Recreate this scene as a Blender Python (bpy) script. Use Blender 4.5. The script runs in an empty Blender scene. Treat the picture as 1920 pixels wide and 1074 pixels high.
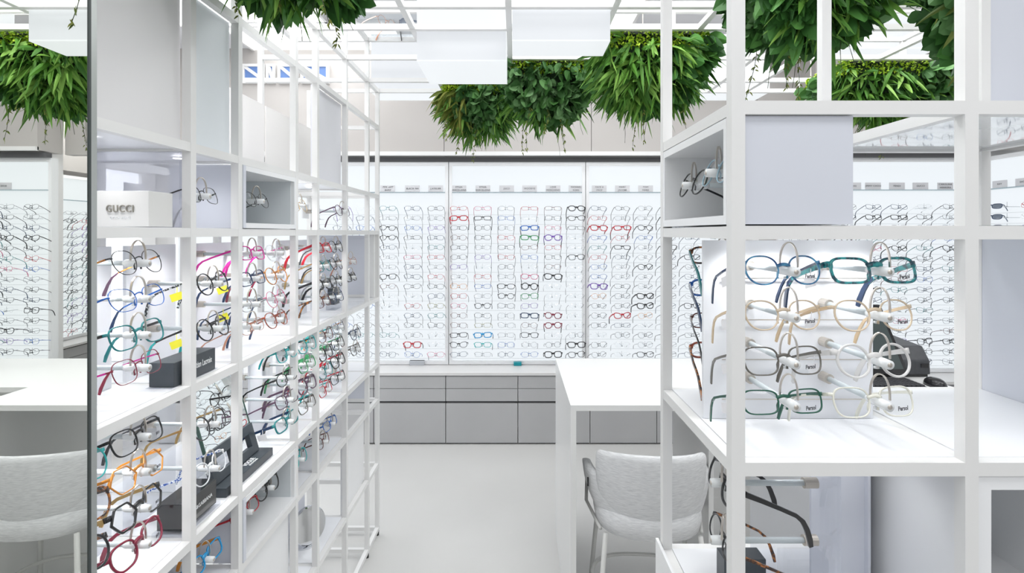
import bpy, bmesh, math, random
from mathutils import Vector, Matrix, Euler

PI = math.pi
scene = bpy.context.scene
COL = scene.collection

# ------------------------------------------------------------------ camera, world, exposure
F = 1000.0                       # focal length in pixels of a 1920-wide frame
H = 1.6                          # eye height
cam_d = bpy.data.cameras.new('camera')
cam = bpy.data.objects.new('camera', cam_d)
COL.objects.link(cam)
cam.location = (0, 0, H)
cam.rotation_euler = (PI / 2, 0, 0)
cam_d.sensor_width = 36.0
cam_d.lens = F / 1920 * 36.0
cam_d.shift_x = -6 / 1920
cam_d.shift_y = -101 / 1920
cam_d.clip_start = 0.02
scene.camera = cam
scene.view_settings.view_transform = 'Standard'
scene.view_settings.look = 'None'
scene.view_settings.gamma = 1
scene.view_settings.exposure = 0.10
scene.cycles.transparent_max_bounces = 48
scene.cycles.max_bounces = 10

world = bpy.data.worlds.new('world')
scene.world = world
world.use_nodes = True
wb = world.node_tree.nodes['Background']
wb.inputs[0].default_value = (0.93, 0.96, 1.0, 1)
wb.inputs[1].default_value = 0.56

def area(name, loc, rot, sx, sy, power, color=(1, 1, 1)):
    d = bpy.data.lights.new(name, 'AREA')
    d.shape = 'RECTANGLE'; d.size = sx; d.size_y = sy; d.energy = power; d.color = color
    o = bpy.data.objects.new(name, d); COL.objects.link(o)
    o.location = loc; o.rotation_euler = rot
    return o
# the ceiling's recessed troffers give most of the light (their glowing faces are built below)
TROFFERS = [(-1.9, 2.3), (-1.9, 3.4), (0.2, 0.2), (1.5, 0.2), (-1.1, 0.2), (0.2, 3.55), (1.9, 3.2), (2.7, 1.6), (0.2, -1.2), (1.5, -1.2), (-1.1, -1.2), (-1.45, 3.95), (0.9, 2.6), (-1.0, 1.5), (0.45, 1.45), (1.7, 2.2), (2.5, 5.3)]  # last few are added fill lights, over the mid shop and in the passage
CEIL = 3.05
for i, (x, y) in enumerate(TROFFERS):
    area('troffer_light', (x, y, CEIL - 0.035), (0, 0, 0), 0.9, 0.4, 14 if y > 5 else 2.5 if y > 3 else (12 if y > 1 else 5), (0.97, 0.985, 1.0))

# ------------------------------------------------------------------ materials
MATS = {}
def mat(name, color, rough=0.5, metal=0.0, coat=0.0, alpha=1.0, emis=None, estr=0.0, spec=0.5):
    if name in MATS: return MATS[name]
    m = bpy.data.materials.new(name); m.use_nodes = True
    b = m.node_tree.nodes['Principled BSDF']
    b.inputs['Base Color'].default_value = (*color, 1)
    b.inputs['Roughness'].default_value = rough
    b.inputs['Metallic'].default_value = metal
    b.inputs['Coat Weight'].default_value = coat
    b.inputs['Alpha'].default_value = alpha
    b.inputs['Specular IOR Level'].default_value = spec
    if emis:
        b.inputs['Emission Color'].default_value = (*emis, 1)
        b.inputs['Emission Strength'].default_value = estr
    MATS[name] = m
    return m

def noise_mat(name, c1, c2, scale=20, rough=0.5, bump=0.0, detail=4, ramp=(0.35, 0.65), coat=0.0, stretch=None, alpha=1.0):
    if name in MATS: return MATS[name]
    m = mat(name, c1, rough, coat=coat, alpha=alpha)
    nt = m.node_tree; b = nt.nodes['Principled BSDF']
    tc = nt.nodes.new('ShaderNodeTexCoord'); mp = nt.nodes.new('ShaderNodeMapping')
    if stretch: mp.inputs['Scale'].default_value = stretch
    n = nt.nodes.new('ShaderNodeTexNoise'); n.inputs['Scale'].default_value = scale; n.inputs['Detail'].default_value = detail
    r = nt.nodes.new('ShaderNodeValToRGB')
    r.color_ramp.elements[0].position = ramp[0]; r.color_ramp.elements[0].color = (*c1, 1)
    r.color_ramp.elements[1].position = ramp[1]; r.color_ramp.elements[1].color = (*c2, 1)
    nt.links.new(tc.outputs['Object'], mp.inputs['Vector']); nt.links.new(mp.outputs['Vector'], n.inputs['Vector'])
    nt.links.new(n.outputs['Fac'], r.inputs['Fac']); nt.links.new(r.outputs['Color'], b.inputs['Base Color'])
    if bump:
        bp = nt.nodes.new('ShaderNodeBump'); bp.inputs['Strength'].default_value = bump; bp.inputs['Distance'].default_value = 0.002
        nt.links.new(n.outputs['Fac'], bp.inputs['Height']); nt.links.new(bp.outputs['Normal'], b.inputs['Normal'])
    return m

def clear_mat(name, tint=(0.97, 0.98, 1.0), gloss=0.5, rough=0.02, milk=0.0):
    m = bpy.data.materials.new(name); m.use_nodes = True
    nt = m.node_tree; nt.nodes.clear()
    out = nt.nodes.new('ShaderNodeOutputMaterial')
    tr = nt.nodes.new('ShaderNodeBsdfTransparent'); tr.inputs[0].default_value = (*tint, 1)
    gl = nt.nodes.new('ShaderNodeBsdfGlossy'); gl.inputs['Roughness'].default_value = rough
    lw = nt.nodes.new('ShaderNodeLayerWeight'); lw.inputs[0].default_value = 0.5
    pw = nt.nodes.new('ShaderNodeMath'); pw.operation = 'POWER'; pw.inputs[1].default_value = 5.0
    mu = nt.nodes.new('ShaderNodeMath'); mu.operation = 'MULTIPLY_ADD'; mu.inputs[1].default_value = gloss * .9; mu.inputs[2].default_value = .03
    mx = nt.nodes.new('ShaderNodeMixShader')
    nt.links.new(lw.outputs['Facing'], pw.inputs[0]); nt.links.new(pw.outputs[0], mu.inputs[0]); nt.links.new(mu.outputs[0], mx.inputs[0])
    src = tr
    if milk:
        df = nt.nodes.new('ShaderNodeBsdfDiffuse'); df.inputs[0].default_value = (0.88, 0.89, 0.94, 1)
        m2 = nt.nodes.new('ShaderNodeMixShader'); m2.inputs[0].default_value = milk
        nt.links.new(tr.outputs[0], m2.inputs[1]); nt.links.new(df.outputs[0], m2.inputs[2]); src = m2
    nt.links.new(src.outputs[0], mx.inputs[1]); nt.links.new(gl.outputs[0], mx.inputs[2])
    nt.links.new(mx.outputs[0], out.inputs[0])
    MATS[name] = m
    return m

def glow_mat(name, color, strength, base=0.8):
    m = bpy.data.materials.new(name); m.use_nodes = True
    nt = m.node_tree; b = nt.nodes['Principled BSDF']
    b.inputs['Base Color'].default_value = (base, base, base, 1); b.inputs['Roughness'].default_value = 0.5
    b.inputs['Emission Color'].default_value = (*color, 1); b.inputs['Emission Strength'].default_value = strength
    MATS[name] = m
    return m

WHITE = mat('white_powder_coat', (0.79, 0.785, 0.775), 0.35)
WHITE_PANEL = mat('white_lacquer', (0.86, 0.865, 0.875), 0.25)
SHELF = mat('white_shelf_board', (0.84, 0.85, 0.875), 0.28)
GREY_PANEL = mat('pale_lavender_panel', (0.655, 0.675, 0.74), 0.45)
BOXIN = mat('pale_grey_box_inside', (0.68, 0.72, 0.74), 0.5)
DESK_M = mat('white_desk_laminate', (0.77, 0.77, 0.76), 0.3)
CAB = noise_mat('grey_cabinet_lacquer', (0.43, 0.43, 0.435), (0.45, 0.45, 0.455), 3, 0.4)
CAB_DK = mat('shadow_gap_grey', (0.10, 0.10, 0.105), 0.6)
WALLB = noise_mat('warm_grey_wall', (0.49, 0.465, 0.445), (0.50, 0.475, 0.455), 2, 0.6)
WALLW = mat('white_wall', (0.82, 0.81, 0.80), 0.6)
CEILM = mat('ceiling_white', (0.74, 0.74, 0.76), 0.7)
FLOORM = noise_mat('light_grey_resin_floor', (0.60, 0.595, 0.58), (0.63, 0.625, 0.61), 1.3, 0.32, detail=6)
BOARD_GLOW = glow_mat('backlit_board', (0.90, 0.955, 1.0), 0.79, 0.12)
LAMP_GLOW = glow_mat('frosted_lamp', (0.91, 0.95, 1.0), 0.66, 0.15)
TROF_GLOW = glow_mat('troffer_diffuser', (1.0, 1.0, 1.0), 1.6)
WIN_GLOW = glow_mat('daylight_window', (0.88, 0.93, 1.0), 1.3)
SPOT_GLOW = glow_mat('led_face', (1.0, 1.0, 1.0), 6.0)
STEEL = mat('brushed_steel', (0.62, 0.58, 0.53), 0.32, 1.0)
CHROME = mat('chrome', (0.75, 0.76, 0.78), 0.06, 1.0)
MIRRORM = mat('mirror_glass', (0.93, 0.945, 0.91), 0.0, 1.0)
MIRROR2 = mat('small_mirror_glass', (0.92, 0.95, 0.94), 0.0, 1.0)
ALU = mat('grey_aluminium_edge', (0.45, 0.47, 0.46), 0.35, 0.6)
DKEDGE = mat('dark_edge', (0.04, 0.05, 0.05), 0.4)
PLASTIC = mat('milky_clip_plastic', (0.86, 0.88, 0.89), 0.25, alpha=0.9)
ROD = mat('frosted_rod', (0.62, 0.68, 0.71), 0.3, alpha=0.85)
BEIGE = mat('champagne_metal_cap', (0.55, 0.51, 0.46), 0.35, 0.7)
SIGN = mat('grey_sign_card', (0.66, 0.66, 0.68), 0.6)
INK = mat('dark_ink', (0.07, 0.07, 0.08), 0.6)
WHITEINK = mat('white_ink', (0.85, 0.86, 0.87), 0.5)
SILVERINK = mat('brass_grey_letters', (0.36, 0.34, 0.30), 0.35, 0.6)
PAPER = mat('white_tag_paper', (0.85, 0.84, 0.86), 0.6)
YELLOW = mat('yellow_tag_paper', (0.92, 0.86, 0.05), 0.6)
CHARCOAL = noise_mat('charcoal_block', (0.035, 0.045, 0.055), (0.045, 0.055, 0.065), 40, 0.35)
BLACKG = mat('black_gloss_block', (0.015, 0.016, 0.018), 0.12, coat=0.5)
PLAST_DK = noise_mat('dark_grey_plastic', (0.045, 0.048, 0.055), (0.055, 0.058, 0.065), 60, 0.4)
BLACK_PL = mat('black_plastic', (0.015, 0.015, 0.017), 0.25)
RUBBER = mat('black_rubber', (0.02, 0.02, 0.02), 0.7)
TEAL_PL = mat('teal_plastic', (0.0, 0.28, 0.33), 0.4)
GREYSTONE = mat('grey_card_holder', (0.50, 0.52, 0.55), 0.5)
WOODFLOOR = None
LENS = clear_mat('clear_lens', (0.975, 0.98, 0.985), 0.9)
SUNLENS = mat('dark_sun_lens', (0.03, 0.06, 0.11), 0.08, alpha=0.85)
ACRYL = clear_mat('clear_acrylic', (0.94, 0.95, 0.97), 1.0, 0.01, 0.10)
ACRYL_LAV = clear_mat('tinted_acrylic', (0.90, 0.90, 0.93), 1.0, 0.01, 0.35)

def fabric():
    m = mat('light_grey_weave', (0.66, 0.665, 0.67), 0.85)
    nt = m.node_tree; b = nt.nodes['Principled BSDF']
    tc = nt.nodes.new('ShaderNodeTexCoord'); mp = nt.nodes.new('ShaderNodeMapping'); mp.inputs['Scale'].default_value = (40, 40, 420)
    n = nt.nodes.new('ShaderNodeTexNoise'); n.inputs['Scale'].default_value = 1; n.inputs['Detail'].default_value = 3
    r = nt.nodes.new('ShaderNodeValToRGB')
    r.color_ramp.elements[0].position = 0.3; r.color_ramp.elements[0].color = (0.56, 0.565, 0.575, 1)
    r.color_ramp.elements[1].position = 0.7; r.color_ramp.elements[1].color = (0.74, 0.745, 0.75, 1)
    bp = nt.nodes.new('ShaderNodeBump'); bp.inputs['Strength'].default_value = 0.35; bp.inputs['Distance'].default_value = 0.001
    nt.links.new(tc.outputs['Object'], mp.inputs[0]); nt.links.new(mp.outputs[0], n.inputs['Vector'])
    nt.links.new(n.outputs['Fac'], r.inputs[0]); nt.links.new(r.outputs[0], b.inputs['Base Color'])
    nt.links.new(n.outputs['Fac'], bp.inputs['Height']); nt.links.new(bp.outputs[0], b.inputs['Normal'])
    return m
FABRIC = fabric()
STOOLMETAL = mat('pale_grey_tube', (0.62, 0.62, 0.60), 0.4)

def leaf_mat(name, c1, c2, c3):
    m = bpy.data.materials.new(name); m.use_nodes = True
    nt = m.node_tree; b = nt.nodes['Principled BSDF']
    g = nt.nodes.new('ShaderNodeNewGeometry'); r = nt.nodes.new('ShaderNodeValToRGB')
    r.color_ramp.elements[0].color = (*c1, 1); r.color_ramp.elements[1].color = (*c3, 1)
    e = r.color_ramp.elements.new(0.5); e.color = (*c2, 1)
    nt.links.new(g.outputs['Random Per Island'], r.inputs[0]); nt.links.new(r.outputs[0], b.inputs['Base Color'])
    b.inputs['Roughness'].default_value = 0.55
    b.inputs['Specular IOR Level'].default_value = 0.3
    MATS[name] = m
    return m
L_ROUND = leaf_mat('round_leaf_green', (0.025, 0.09, 0.02), (0.09, 0.23, 0.06), (0.19, 0.35, 0.15))
L_LONG = leaf_mat('long_leaf_green', (0.03, 0.11, 0.015), (0.10, 0.26, 0.035), (0.26, 0.46, 0.09))
L_BROAD = leaf_mat('broad_leaf_green', (0.025, 0.085, 0.02), (0.06, 0.19, 0.04), (0.12, 0.32, 0.07))
L_OLIVE = leaf_mat('olive_leaf', (0.09, 0.14, 0.02), (0.17, 0.21, 0.04), (0.28, 0.30, 0.07))
L_MOSS = leaf_mat('lime_moss', (0.20, 0.38, 0.01), (0.36, 0.56, 0.03), (0.55, 0.70, 0.06))
L_STEM = mat('dark_stem', (0.05, 0.07, 0.03), 0.7)

# ------------------------------------------------------------------ mesh builder
class MB:
    def __init__(s): s.v = []; s.f = []
    def add(s, vs, fs):
        o = len(s.v); s.v += [tuple(p) for p in vs]; s.f += [tuple(i + o for i in f) for f in fs]; return s
    def box(s, x0, x1, y0, y1, z0, z1):
        vs = [(x0, y0, z0), (x1, y0, z0), (x1, y1, z0), (x0, y1, z0), (x0, y0, z1), (x1, y0, z1), (x1, y1, z1), (x0, y1, z1)]
        return s.add(vs, [(0, 3, 2, 1), (4, 5, 6, 7), (0, 1, 5, 4), (1, 2, 6, 5), (2, 3, 7, 6), (3, 0, 4, 7)])
    def sweep(s, path, prof, closed=False, up=(0, 0, 1), caps=True):
        """path: points; prof: list of (u,v) or function(i)->list; u along side, v along up-ish"""
        P = [Vector(p) for p in path]; n = len(P); m = None; base = len(s.v); up = Vector(up)
        for i, p in enumerate(P):
            a = P[i - 1] if (i > 0 or closed) else P[i]; b = P[(i + 1) % n] if (i < n - 1 or closed) else P[i]
            t = (b - a).normalized()
            side = t.cross(up)
            if side.length < 1e-4: side = t.cross(Vector((0, 1, 0)) if abs(t.y) < .9 else Vector((1, 0, 0)))
            side.normalize(); w = side.cross(t)
            pr = prof(i) if callable(prof) else prof
            m = len(pr)
            for (u, v) in pr: s.v.append(tuple(p + side * u + w * v))
        for i in range(n if closed else n - 1):
            for j in range(m):
                a = base + i * m + j; b = base + i * m + (j + 1) % m
                c = base + ((i + 1) % n) * m + (j + 1) % m; d = base + ((i + 1) % n) * m + j
                s.f.append((a, b, c, d))
        if not closed and caps:
            s.f.append(tuple(base + j for j in range(m))[::-1]); s.f.append(tuple(base + (n - 1) * m + j for j in range(m)))
        return s
    def tube(s, path, r, seg=8, closed=False, up=(0, 0, 1)):
        def pr(i):
            rr = r(i) if callable(r) else r
            return [(rr * math.cos(2 * PI * k / seg), rr * math.sin(2 * PI * k / seg)) for k in range(seg)]
        return s.sweep(path, pr, closed, up)
    def build(s, name, m, parent=None, bevel=0, smooth=False, link=True):
        me = bpy.data.meshes.new(name)
        off = wloc(parent)
        vs = [(a - off[0], b - off[1], c - off[2]) for a, b, c in s.v] if parent is not None else s.v
        me.from_pydata(vs, [], s.f)
        bm = bmesh.new(); bm.from_mesh(me)
        bmesh.ops.recalc_face_normals(bm, faces=bm.faces)
        bm.to_mesh(me); bm.free()
        for mm in (m if isinstance(m, (list, tuple)) else [m]): me.materials.append(mm)
        if smooth:
            me.shade_smooth() if hasattr(me, 'shade_smooth') else None
        o = bpy.data.objects.new(name, me)
        if link: COL.objects.link(o)
        if parent is not None: o.parent = parent
        if bevel:
            b = o.modifiers.new('bevel', 'BEVEL'); b.width = bevel; b.segments = 2; b.limit_method = 'ANGLE'
        return o

def wloc(o):
    v = Vector((0, 0, 0))
    while o is not None:
        v += o.location; o = o.parent
    return v

def empty(name, loc=(0, 0, 0), rot=(0, 0, 0)):
    o = bpy.data.objects.new(name, None); COL.objects.link(o); o.location = loc; o.rotation_euler = rot
    o.empty_display_size = 0.05
    return o
def tag(o, label, cat, group=None, kind=None):
    if label: o['label'] = label
    if cat: o['category'] = cat
    if group: o['group'] = group
    if kind: o['kind'] = kind
    return o
def struct(name, mb, m, **k):
    o = mb.build(name, m, **k); o['kind'] = 'structure'; return o
def box(x0, x1, y0, y1, z0, z1): return MB().box(x0, x1, y0, y1, z0, z1)

_ttmp = {}
def text(s, size, m, parent, loc, rot, extrude=0.0004, shear=0.0, name='lettering', width=None, spacing=1.0, align='CENTER', bold=0.0):
    """loc given in world space for unrotated parents"""
    c = bpy.data.curves.new('t', 'FONT'); c.body = s; c.size = size; c.extrude = extrude; c.shear = shear; c.offset = bold
    c.align_x = align; c.align_y = 'CENTER'; c.space_character = spacing; c.resolution_u = 3
    o = bpy.data.objects.new('t', c); COL.objects.link(o)
    bpy.context.view_layer.update()
    dg = bpy.context.evaluated_depsgraph_get()
    me = bpy.data.meshes.new_from_object(o.evaluated_get(dg))
    COL.objects.unlink(o); bpy.data.objects.remove(o); bpy.data.curves.remove(c)
    me.materials.clear(); me.materials.append(m); me.name = name
    if width:
        xs = [v.co.x for v in me.vertices]; w = max(xs) - min(xs)
        k = width / w
        for v in me.vertices: v.co.x *= k
    t = bpy.data.objects.new(name, me); COL.objects.link(t)
    t.parent = parent; t.location = Vector(loc) - wloc(parent); t.rotation_euler = rot
    return t

# ------------------------------------------------------------------ eyeglasses
SHAPES = {'rect': (.0262, .0165, 3.6, .06, .05), 'square': (.0255, .0198, 3.2, .05, .10), 'round': (.0232, .0228, 2.0, 0, 0),
          'panto': (.0245, .0212, 2.4, .02, .14), 'cat': (.0265, .0190, 2.7, .26, .14), 'oval': (.0255, .0165, 2.15, .03, .03),
          'wayfarer': (.0260, .0198, 2.9, .12, .17), 'hex': (.0245, .0215, 0, .05, 0), 'wide': (.0268, .0185, 3.0, .08, .12)}
def outline(shape, n, grow=0.0):
    a, b, e, flare, taper = SHAPES[shape]; a += grow; b += grow
    pts = []
    for i in range(n):
        th = 2 * PI * i / n
        c, s = math.cos(th), math.sin(th)
        if shape == 'hex':
            k = PI / 3; ph = (th % k) - k / 2
            r = (0.90 / math.cos(ph)) ** 0.9
            x, z = a * c * r, b * s * r
        else:
            x = a * math.copysign(abs(c) ** (2 / e), c); z = b * math.copysign(abs(s) ** (2 / e), s)
        if z > 0: z *= 1 + flare * (x / a)
        else:
            x *= 1 - taper * (-z / b) * (1 if x < 0 else 1.0)
        pts.append((x, z))
    return pts

GMESH = {}
def mesh_of(mb, name, m, smooth=True):
    o = mb.build(name, m, link=False, smooth=smooth); me = o.data; bpy.data.objects.remove(o); return me

def glasses_meshes(shape, fcol, tcol, thick, hi, tipcol=None, scale=1.0, sun=False):
    key = (shape, fcol, tcol, thick, hi, tipcol, sun)
    if key in GMESH: return GMESH[key]
    n = 40 if hi else 20
    t, d = {'x': (.0007, .0009), 'thin': (.0011, .0016), 'mid': (.0021, .0028), 'thick': (.0034, .0038)}[thick]
    if not hi: t *= 1.8
    a = SHAPES[shape][0]; cx = a + .0085 + t * .6
    wrap = lambda x: 0.9 * x * x
    front = MB(); 
    zoff = -.006
    inner = outline(shape, n); outer = outline(shape, n, t)
    lens_objs = []
    for sgn in (1, -1):
        vs = []; fs = []
        for i in range(n):
            (xi, zi), (xo, zo) = inner[i], outer[i]
            for (x, z, y) in ((xi, zi, -d * .35), (xi * .3 + xo * .7, zi * .3 + zo * .7, -d * .5), (xo, zo, -d * .25), (xo, zo, d * .4), (xi, zi, d * .4)):
                X = cx + x
                vs.append((sgn * X, y + wrap(X), z + zoff))
        for i in range(n):
            for j in range(5):
                fs.append((i * 5 + j, i * 5 + (j + 1) % 5, ((i + 1) % n) * 5 + (j + 1) % 5, ((i + 1) % n) * 5 + j))
        front.add(vs, fs)
        lb = MB()
        lv = [(sgn * (cx + x), wrap(cx + x), z + zoff) for x, z in inner]
        lc = (sgn * cx, wrap(cx) - .0022, zoff)
        ring2 = [(sgn * (cx + x * .6), wrap(cx + x * .6) - .0014, z * .6 + zoff) for x, z in inner]
        lb.add(lv + ring2 + [lc], [(i, (i + 1) % n, n + (i + 1) % n, n + i) for i in range(n)] + [(n + i, n + (i + 1) % n, 2 * n) for i in range(n)])
        lens_objs.append(lb)
        # endpiece and temple
    hw = cx + a + t + .0035
    zt = zoff + SHAPES[shape][1] * (0.62 if thick != 'thin' and thick != 'x' else 0.45)
    if shape in ('cat',): zt += .003
    eh = {'x': .0012, 'thin': .0013, 'mid': .0026, 'thick': .0045}[thick]
    for sgn in (1, -1):
        p0 = (sgn * (cx + a * .93), wrap(cx + a), zt - .001); p1 = (sgn * (hw - .002), wrap(hw) + .0005, zt); p2 = (sgn * hw, wrap(hw) + .006, zt)
        front.sweep([p0, p1, p2], [(-.0013, -eh), (.0013, -eh), (.0013, eh), (-.0013, eh)])
    # bridge
    bw = cx - a + .001
    bp = []
    for i in range(9):
        u = -1 + 2 * i / 8
        bp.append((u * bw, wrap(bw) - .002 * (1 - u * u), zoff + .0055 + .003 * (1 - u * u)))
    bh = t * (1.0 if thick in ('thin', 'x') else 1.15)
    front.sweep(bp, [(-d * .45, -bh), (d * .45, -bh), (d * .45, bh), (-d * .45, bh)])
    if hi or thick == 'thin':
        for sgn in (1, -1):   # nose pads on short arms
            q = [(sgn * .0095, .002, zoff - .001), (sgn * .0085, .006, zoff - .005), (sgn * .0075, .0075, zoff - .012)]
            front.tube(q, lambda i: .0006 + .0012 * (i == 2) + .0006 * (i == 1), 6)
    fm = mesh_of(front, 'rims', MATS[fcol])
    # temples
    th = {'x': .0010, 'thin': .0014, 'mid': .0022, 'thick': .0036}[thick]
    tw = {'x': .0007, 'thin': .0008, 'mid': .0012, 'thick': .0016}[thick]
    if not hi: tw *= 1.7; th *= 1.2
    tms = []
    for sgn in (1, -1):
        hy = wrap(hw) + .005
        path = [(sgn * hw, hy, zt), (sgn * (hw + .001), hy + .025, zt), (sgn * (hw + .0015), hy + .055, zt - .001), (sgn * hw, hy + .082, zt - .003),
                (sgn * (hw - .0015), hy + .095, zt - .008), (sgn * (hw - .003), hy + .106, zt - .018), (sgn * (hw - .005), hy + .117, zt - .032), (sgn * (hw - .006), hy + .123, zt - .042)]
        hs = [th * 1.15, th, th * .85, th * .85, max(th, .0018), max(th * 1.1, .0024), max(th * 1.2, .003), max(th * .9, .0022)]
        def pr(i): return [(-tw, -hs[i]), (tw, -hs[i]), (tw, hs[i]), (-tw, hs[i])]
        tb = MB(); tb.sweep(path, pr)
        nf = len(tb.f)
        me = mesh_of(tb, 'temple', [MATS[tcol], MATS[tipcol or tcol]], smooth=False)
        if tipcol:
            for p in me.polygons:
                if p.center.y > hy + .088: p.material_index = 1
        tms.append(me)
    if hi:
        lm = [mesh_of(l, 'lens', SUNLENS if sun else LENS) for l in lens_objs]
    else:
        both = MB()
        for l in lens_objs: both.add(l.v, l.f)
        lm = [mesh_of(both, 'lens', SUNLENS if sun else LENS)]
    GMESH[key] = (fm, tms, lm, cx, a)
    return GMESH[key]

def inst(me, name, parent, loc=(0, 0, 0), rot=(0, 0, 0)):
    o = bpy.data.objects.new(name, me); COL.objects.link(o); o.parent = parent; o.location = loc; o.rotation_euler = rot
    return o

def glasses_rot(yaw, pitch, roll=0):
    return (Matrix.Rotation(math.radians(yaw), 4, 'Z') @ Matrix.Rotation(math.radians(-pitch), 4, 'X') @ Matrix.Rotation(math.radians(roll), 4, 'Y')).to_euler()

def glasses(loc, yaw, pitch, shape, fcol, tcol, thick, label, group=None, hi=True, tip=None, sun=False, tagc=None, scale=1.0, roll=0, logo=None, logo_mat=None):
    fm, tms, lm, cx, a = glasses_meshes(shape, fcol, tcol, thick, hi, tip, sun=sun)
    g = empty('eyeglasses' if not sun else 'sunglasses', loc, glasses_rot(yaw, pitch, roll))
    if scale != 1.0: g.scale = (scale,) * 3
    tag(g, label, 'eyeglasses' if not sun else 'sunglasses', group)
    inst(fm, 'rims', g)
    for me in tms: inst(me, 'temple', g)
    for me in lm: inst(me, 'lens' if hi else 'lens_pair', g)
    if tagc is not None:
        tb = MB().box(-.074, -.0735, .03, .056, -.022, -.006)
        tb.sweep([(-.0725, .036, .005), (-.0738, .04, -.008)], [(-.0003, -.0006), (.0003, -.0006), (.0003, .0006), (-.0003, .0006)])
        o = inst(mesh_of(tb, 'price_tag', tagc, False), 'price_tag', g)
    if logo:
        t = text(logo, .0085 if len(logo) > 5 else .005, logo_mat or INK, g, wloc(g), (0, 0, 0), extrude=.0001, shear=.35, name='lens_lettering', bold=.00025, width=.0185 if len(logo) > 5 else .012)
        t.location = (cx + .004, 0.9 * cx * cx - .0032, -.0165); t.rotation_euler = (PI / 2, math.radians(-4), math.radians(4))
    return g

# frame colours
FC = {'black': ('black_acetate', (.012, .012, .014)), 'dark': ('dark_metal', (.06, .06, .065)), 'silver': ('silver_metal', (.38, .39, .41)),
      'navy': ('navy_frame', (.02, .045, .11)), 'blue': ('blue_frame', (.02, .13, .48)), 'cyan': ('sky_blue_frame', (.0, .28, .60)),
      'teal': ('teal_frame', (.01, .20, .21)), 'green': ('green_frame', (.04, .28, .10)), 'red': ('red_frame', (.50, .015, .03)),
      'pink': ('pink_frame', (.62, .10, .22)), 'purple': ('violet_frame', (.18, .08, .42)), 'brown': ('brown_frame', (.13, .035, .025)),
      'orange': ('amber_frame', (.70, .27, .03)), 'olive': ('olive_frame', (.26, .24, .06)), 'magenta': ('magenta_frame', (.62, .02, .30)),
      'burgundy': ('burgundy_frame', (.22, .008, .035)), 'beige': ('beige_frame', (.66, .50, .32)), 'cream': ('cream_frame', (.80, .79, .70)),
      'taupe': ('taupe_frame', (.12, .11, .095)), 'deepgreen': ('bottle_green_frame', (.0, .085, .05)), 'rose': ('rose_gold_metal', (.60, .30, .20)),
      'gold': ('gold_metal', (.62, .42, .18)), 'lightblue': ('pale_blue_frame', (.28, .42, .50)), 'white': ('white_frame', (.84, .86, .88)),
      'turq': ('turquoise_frame', (.02, .42, .42)), 'plum': ('plum_frame', (.10, .05, .09))}
for k, (nm, c) in FC.items():
    met = 1.0 if k in ('gold', 'rose') else (0.4 if k in ('silver', 'dark') else 0.0)
    MATS[k] = mat(nm, c, 0.22, met, coat=0.3)
MATS['crystal'] = mat('crystal_clear_frame', (.80, .82, .84), 0.08, alpha=0.42)
MATS['crystalhi'] = mat('pale_crystal_frame', (.80, .79, .78), 0.08, alpha=0.72)
MATS['beigehi'] = mat('clear_champagne_frame', (.72, .58, .42), 0.1, alpha=0.88, coat=.4)
MATS['tortoise'] = noise_mat('tortoiseshell', (.03, .012, .008), (.50, .17, .03), 110, 0.2, coat=0.4, ramp=(0.45, 0.62))
MATS['tealtort'] = noise_mat('turquoise_marble', (.005, .06, .09), (.02, .33, .34), 120, 0.2, coat=0.4, ramp=(0.42, 0.6))
MATS['bluefade'] = noise_mat('blue_streaked_acetate', (.01, .07, .22), (.07, .33, .56), 60, 0.2, coat=0.4, ramp=(0.4, 0.62))
MATS['bluelace'] = noise_mat('blue_white_pattern', (.02, .08, .35), (.8, .85, .9), 260, 0.3, ramp=(0.48, 0.54))
MATS['blacklace'] = noise_mat('black_white_pattern', (.02, .025, .03), (.75, .8, .82), 260, 0.3, ramp=(0.52, 0.58))
MATS['redtort'] = noise_mat('red_brown_marble', (.10, .02, .01), (.55, .10, .04), 140, 0.2, coat=0.4)
MATS['orangetort'] = noise_mat('orange_speckled', (.28, .07, .01), (.80, .36, .08), 160, 0.2, coat=0.4)

# ------------------------------------------------------------------ room
struct('floor', box(-3.6, 4.1, -2.6, 6.6, -0.05, 0), FLOORM)
struct('ceiling', box(-3.6, 4.1, -2.6, 6.6, CEIL, CEIL + 0.06), CEILM)
for i, (x, y) in enumerate(TROFFERS):
    c = empty('ceiling_light', (x, y, CEIL))  # the added fill lights get the same fitting
    tag(c, 'recessed white rectangular ceiling light above the shop floor', 'ceiling light', 'recessed ceiling lights')
    fr = MB()
    for a in ((x - .62, x - .60, y - .32, y + .32), (x + .60, x + .62, y - .32, y + .32), (x - .60, x + .60, y - .32, y - .30), (x - .60, x + .60, y + .30, y + .32)):
        fr.box(*a, CEIL - .02, CEIL - .001)
    fr.build('trim_frame', WHITE, c)
    box(x - .60, x + .60, y - .30, y + .30, CEIL - .012, CEIL - .001).build('diffuser', TROF_GLOW, c)
YB = 4.29    # face of the lit boards
YC = 4.03    # front of base cabinets
struct('wall_back', box(-3.6, 1.9, YB + .10, YB + .2, 0, CEIL), WALLW)
# bulkhead above the boards, with panel joints
bj = [-3.6, -2.9, -1.75, -.56, .60, 1.9]
for a, b in zip(bj[:-1], bj[1:]):
    struct('trim_1', box(a + .002, b - .002, 4.20, YB + .10, 2.21, CEIL - .001), WALLB)
struct('trim_2', box(-3.6, 1.9, 4.17, 4.22, 2.205, 2.235), WHITE)
struct('trim_3', box(-3.6, 1.9, 4.26, 4.30, 2.165, 2.2), CAB_DK)
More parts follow.
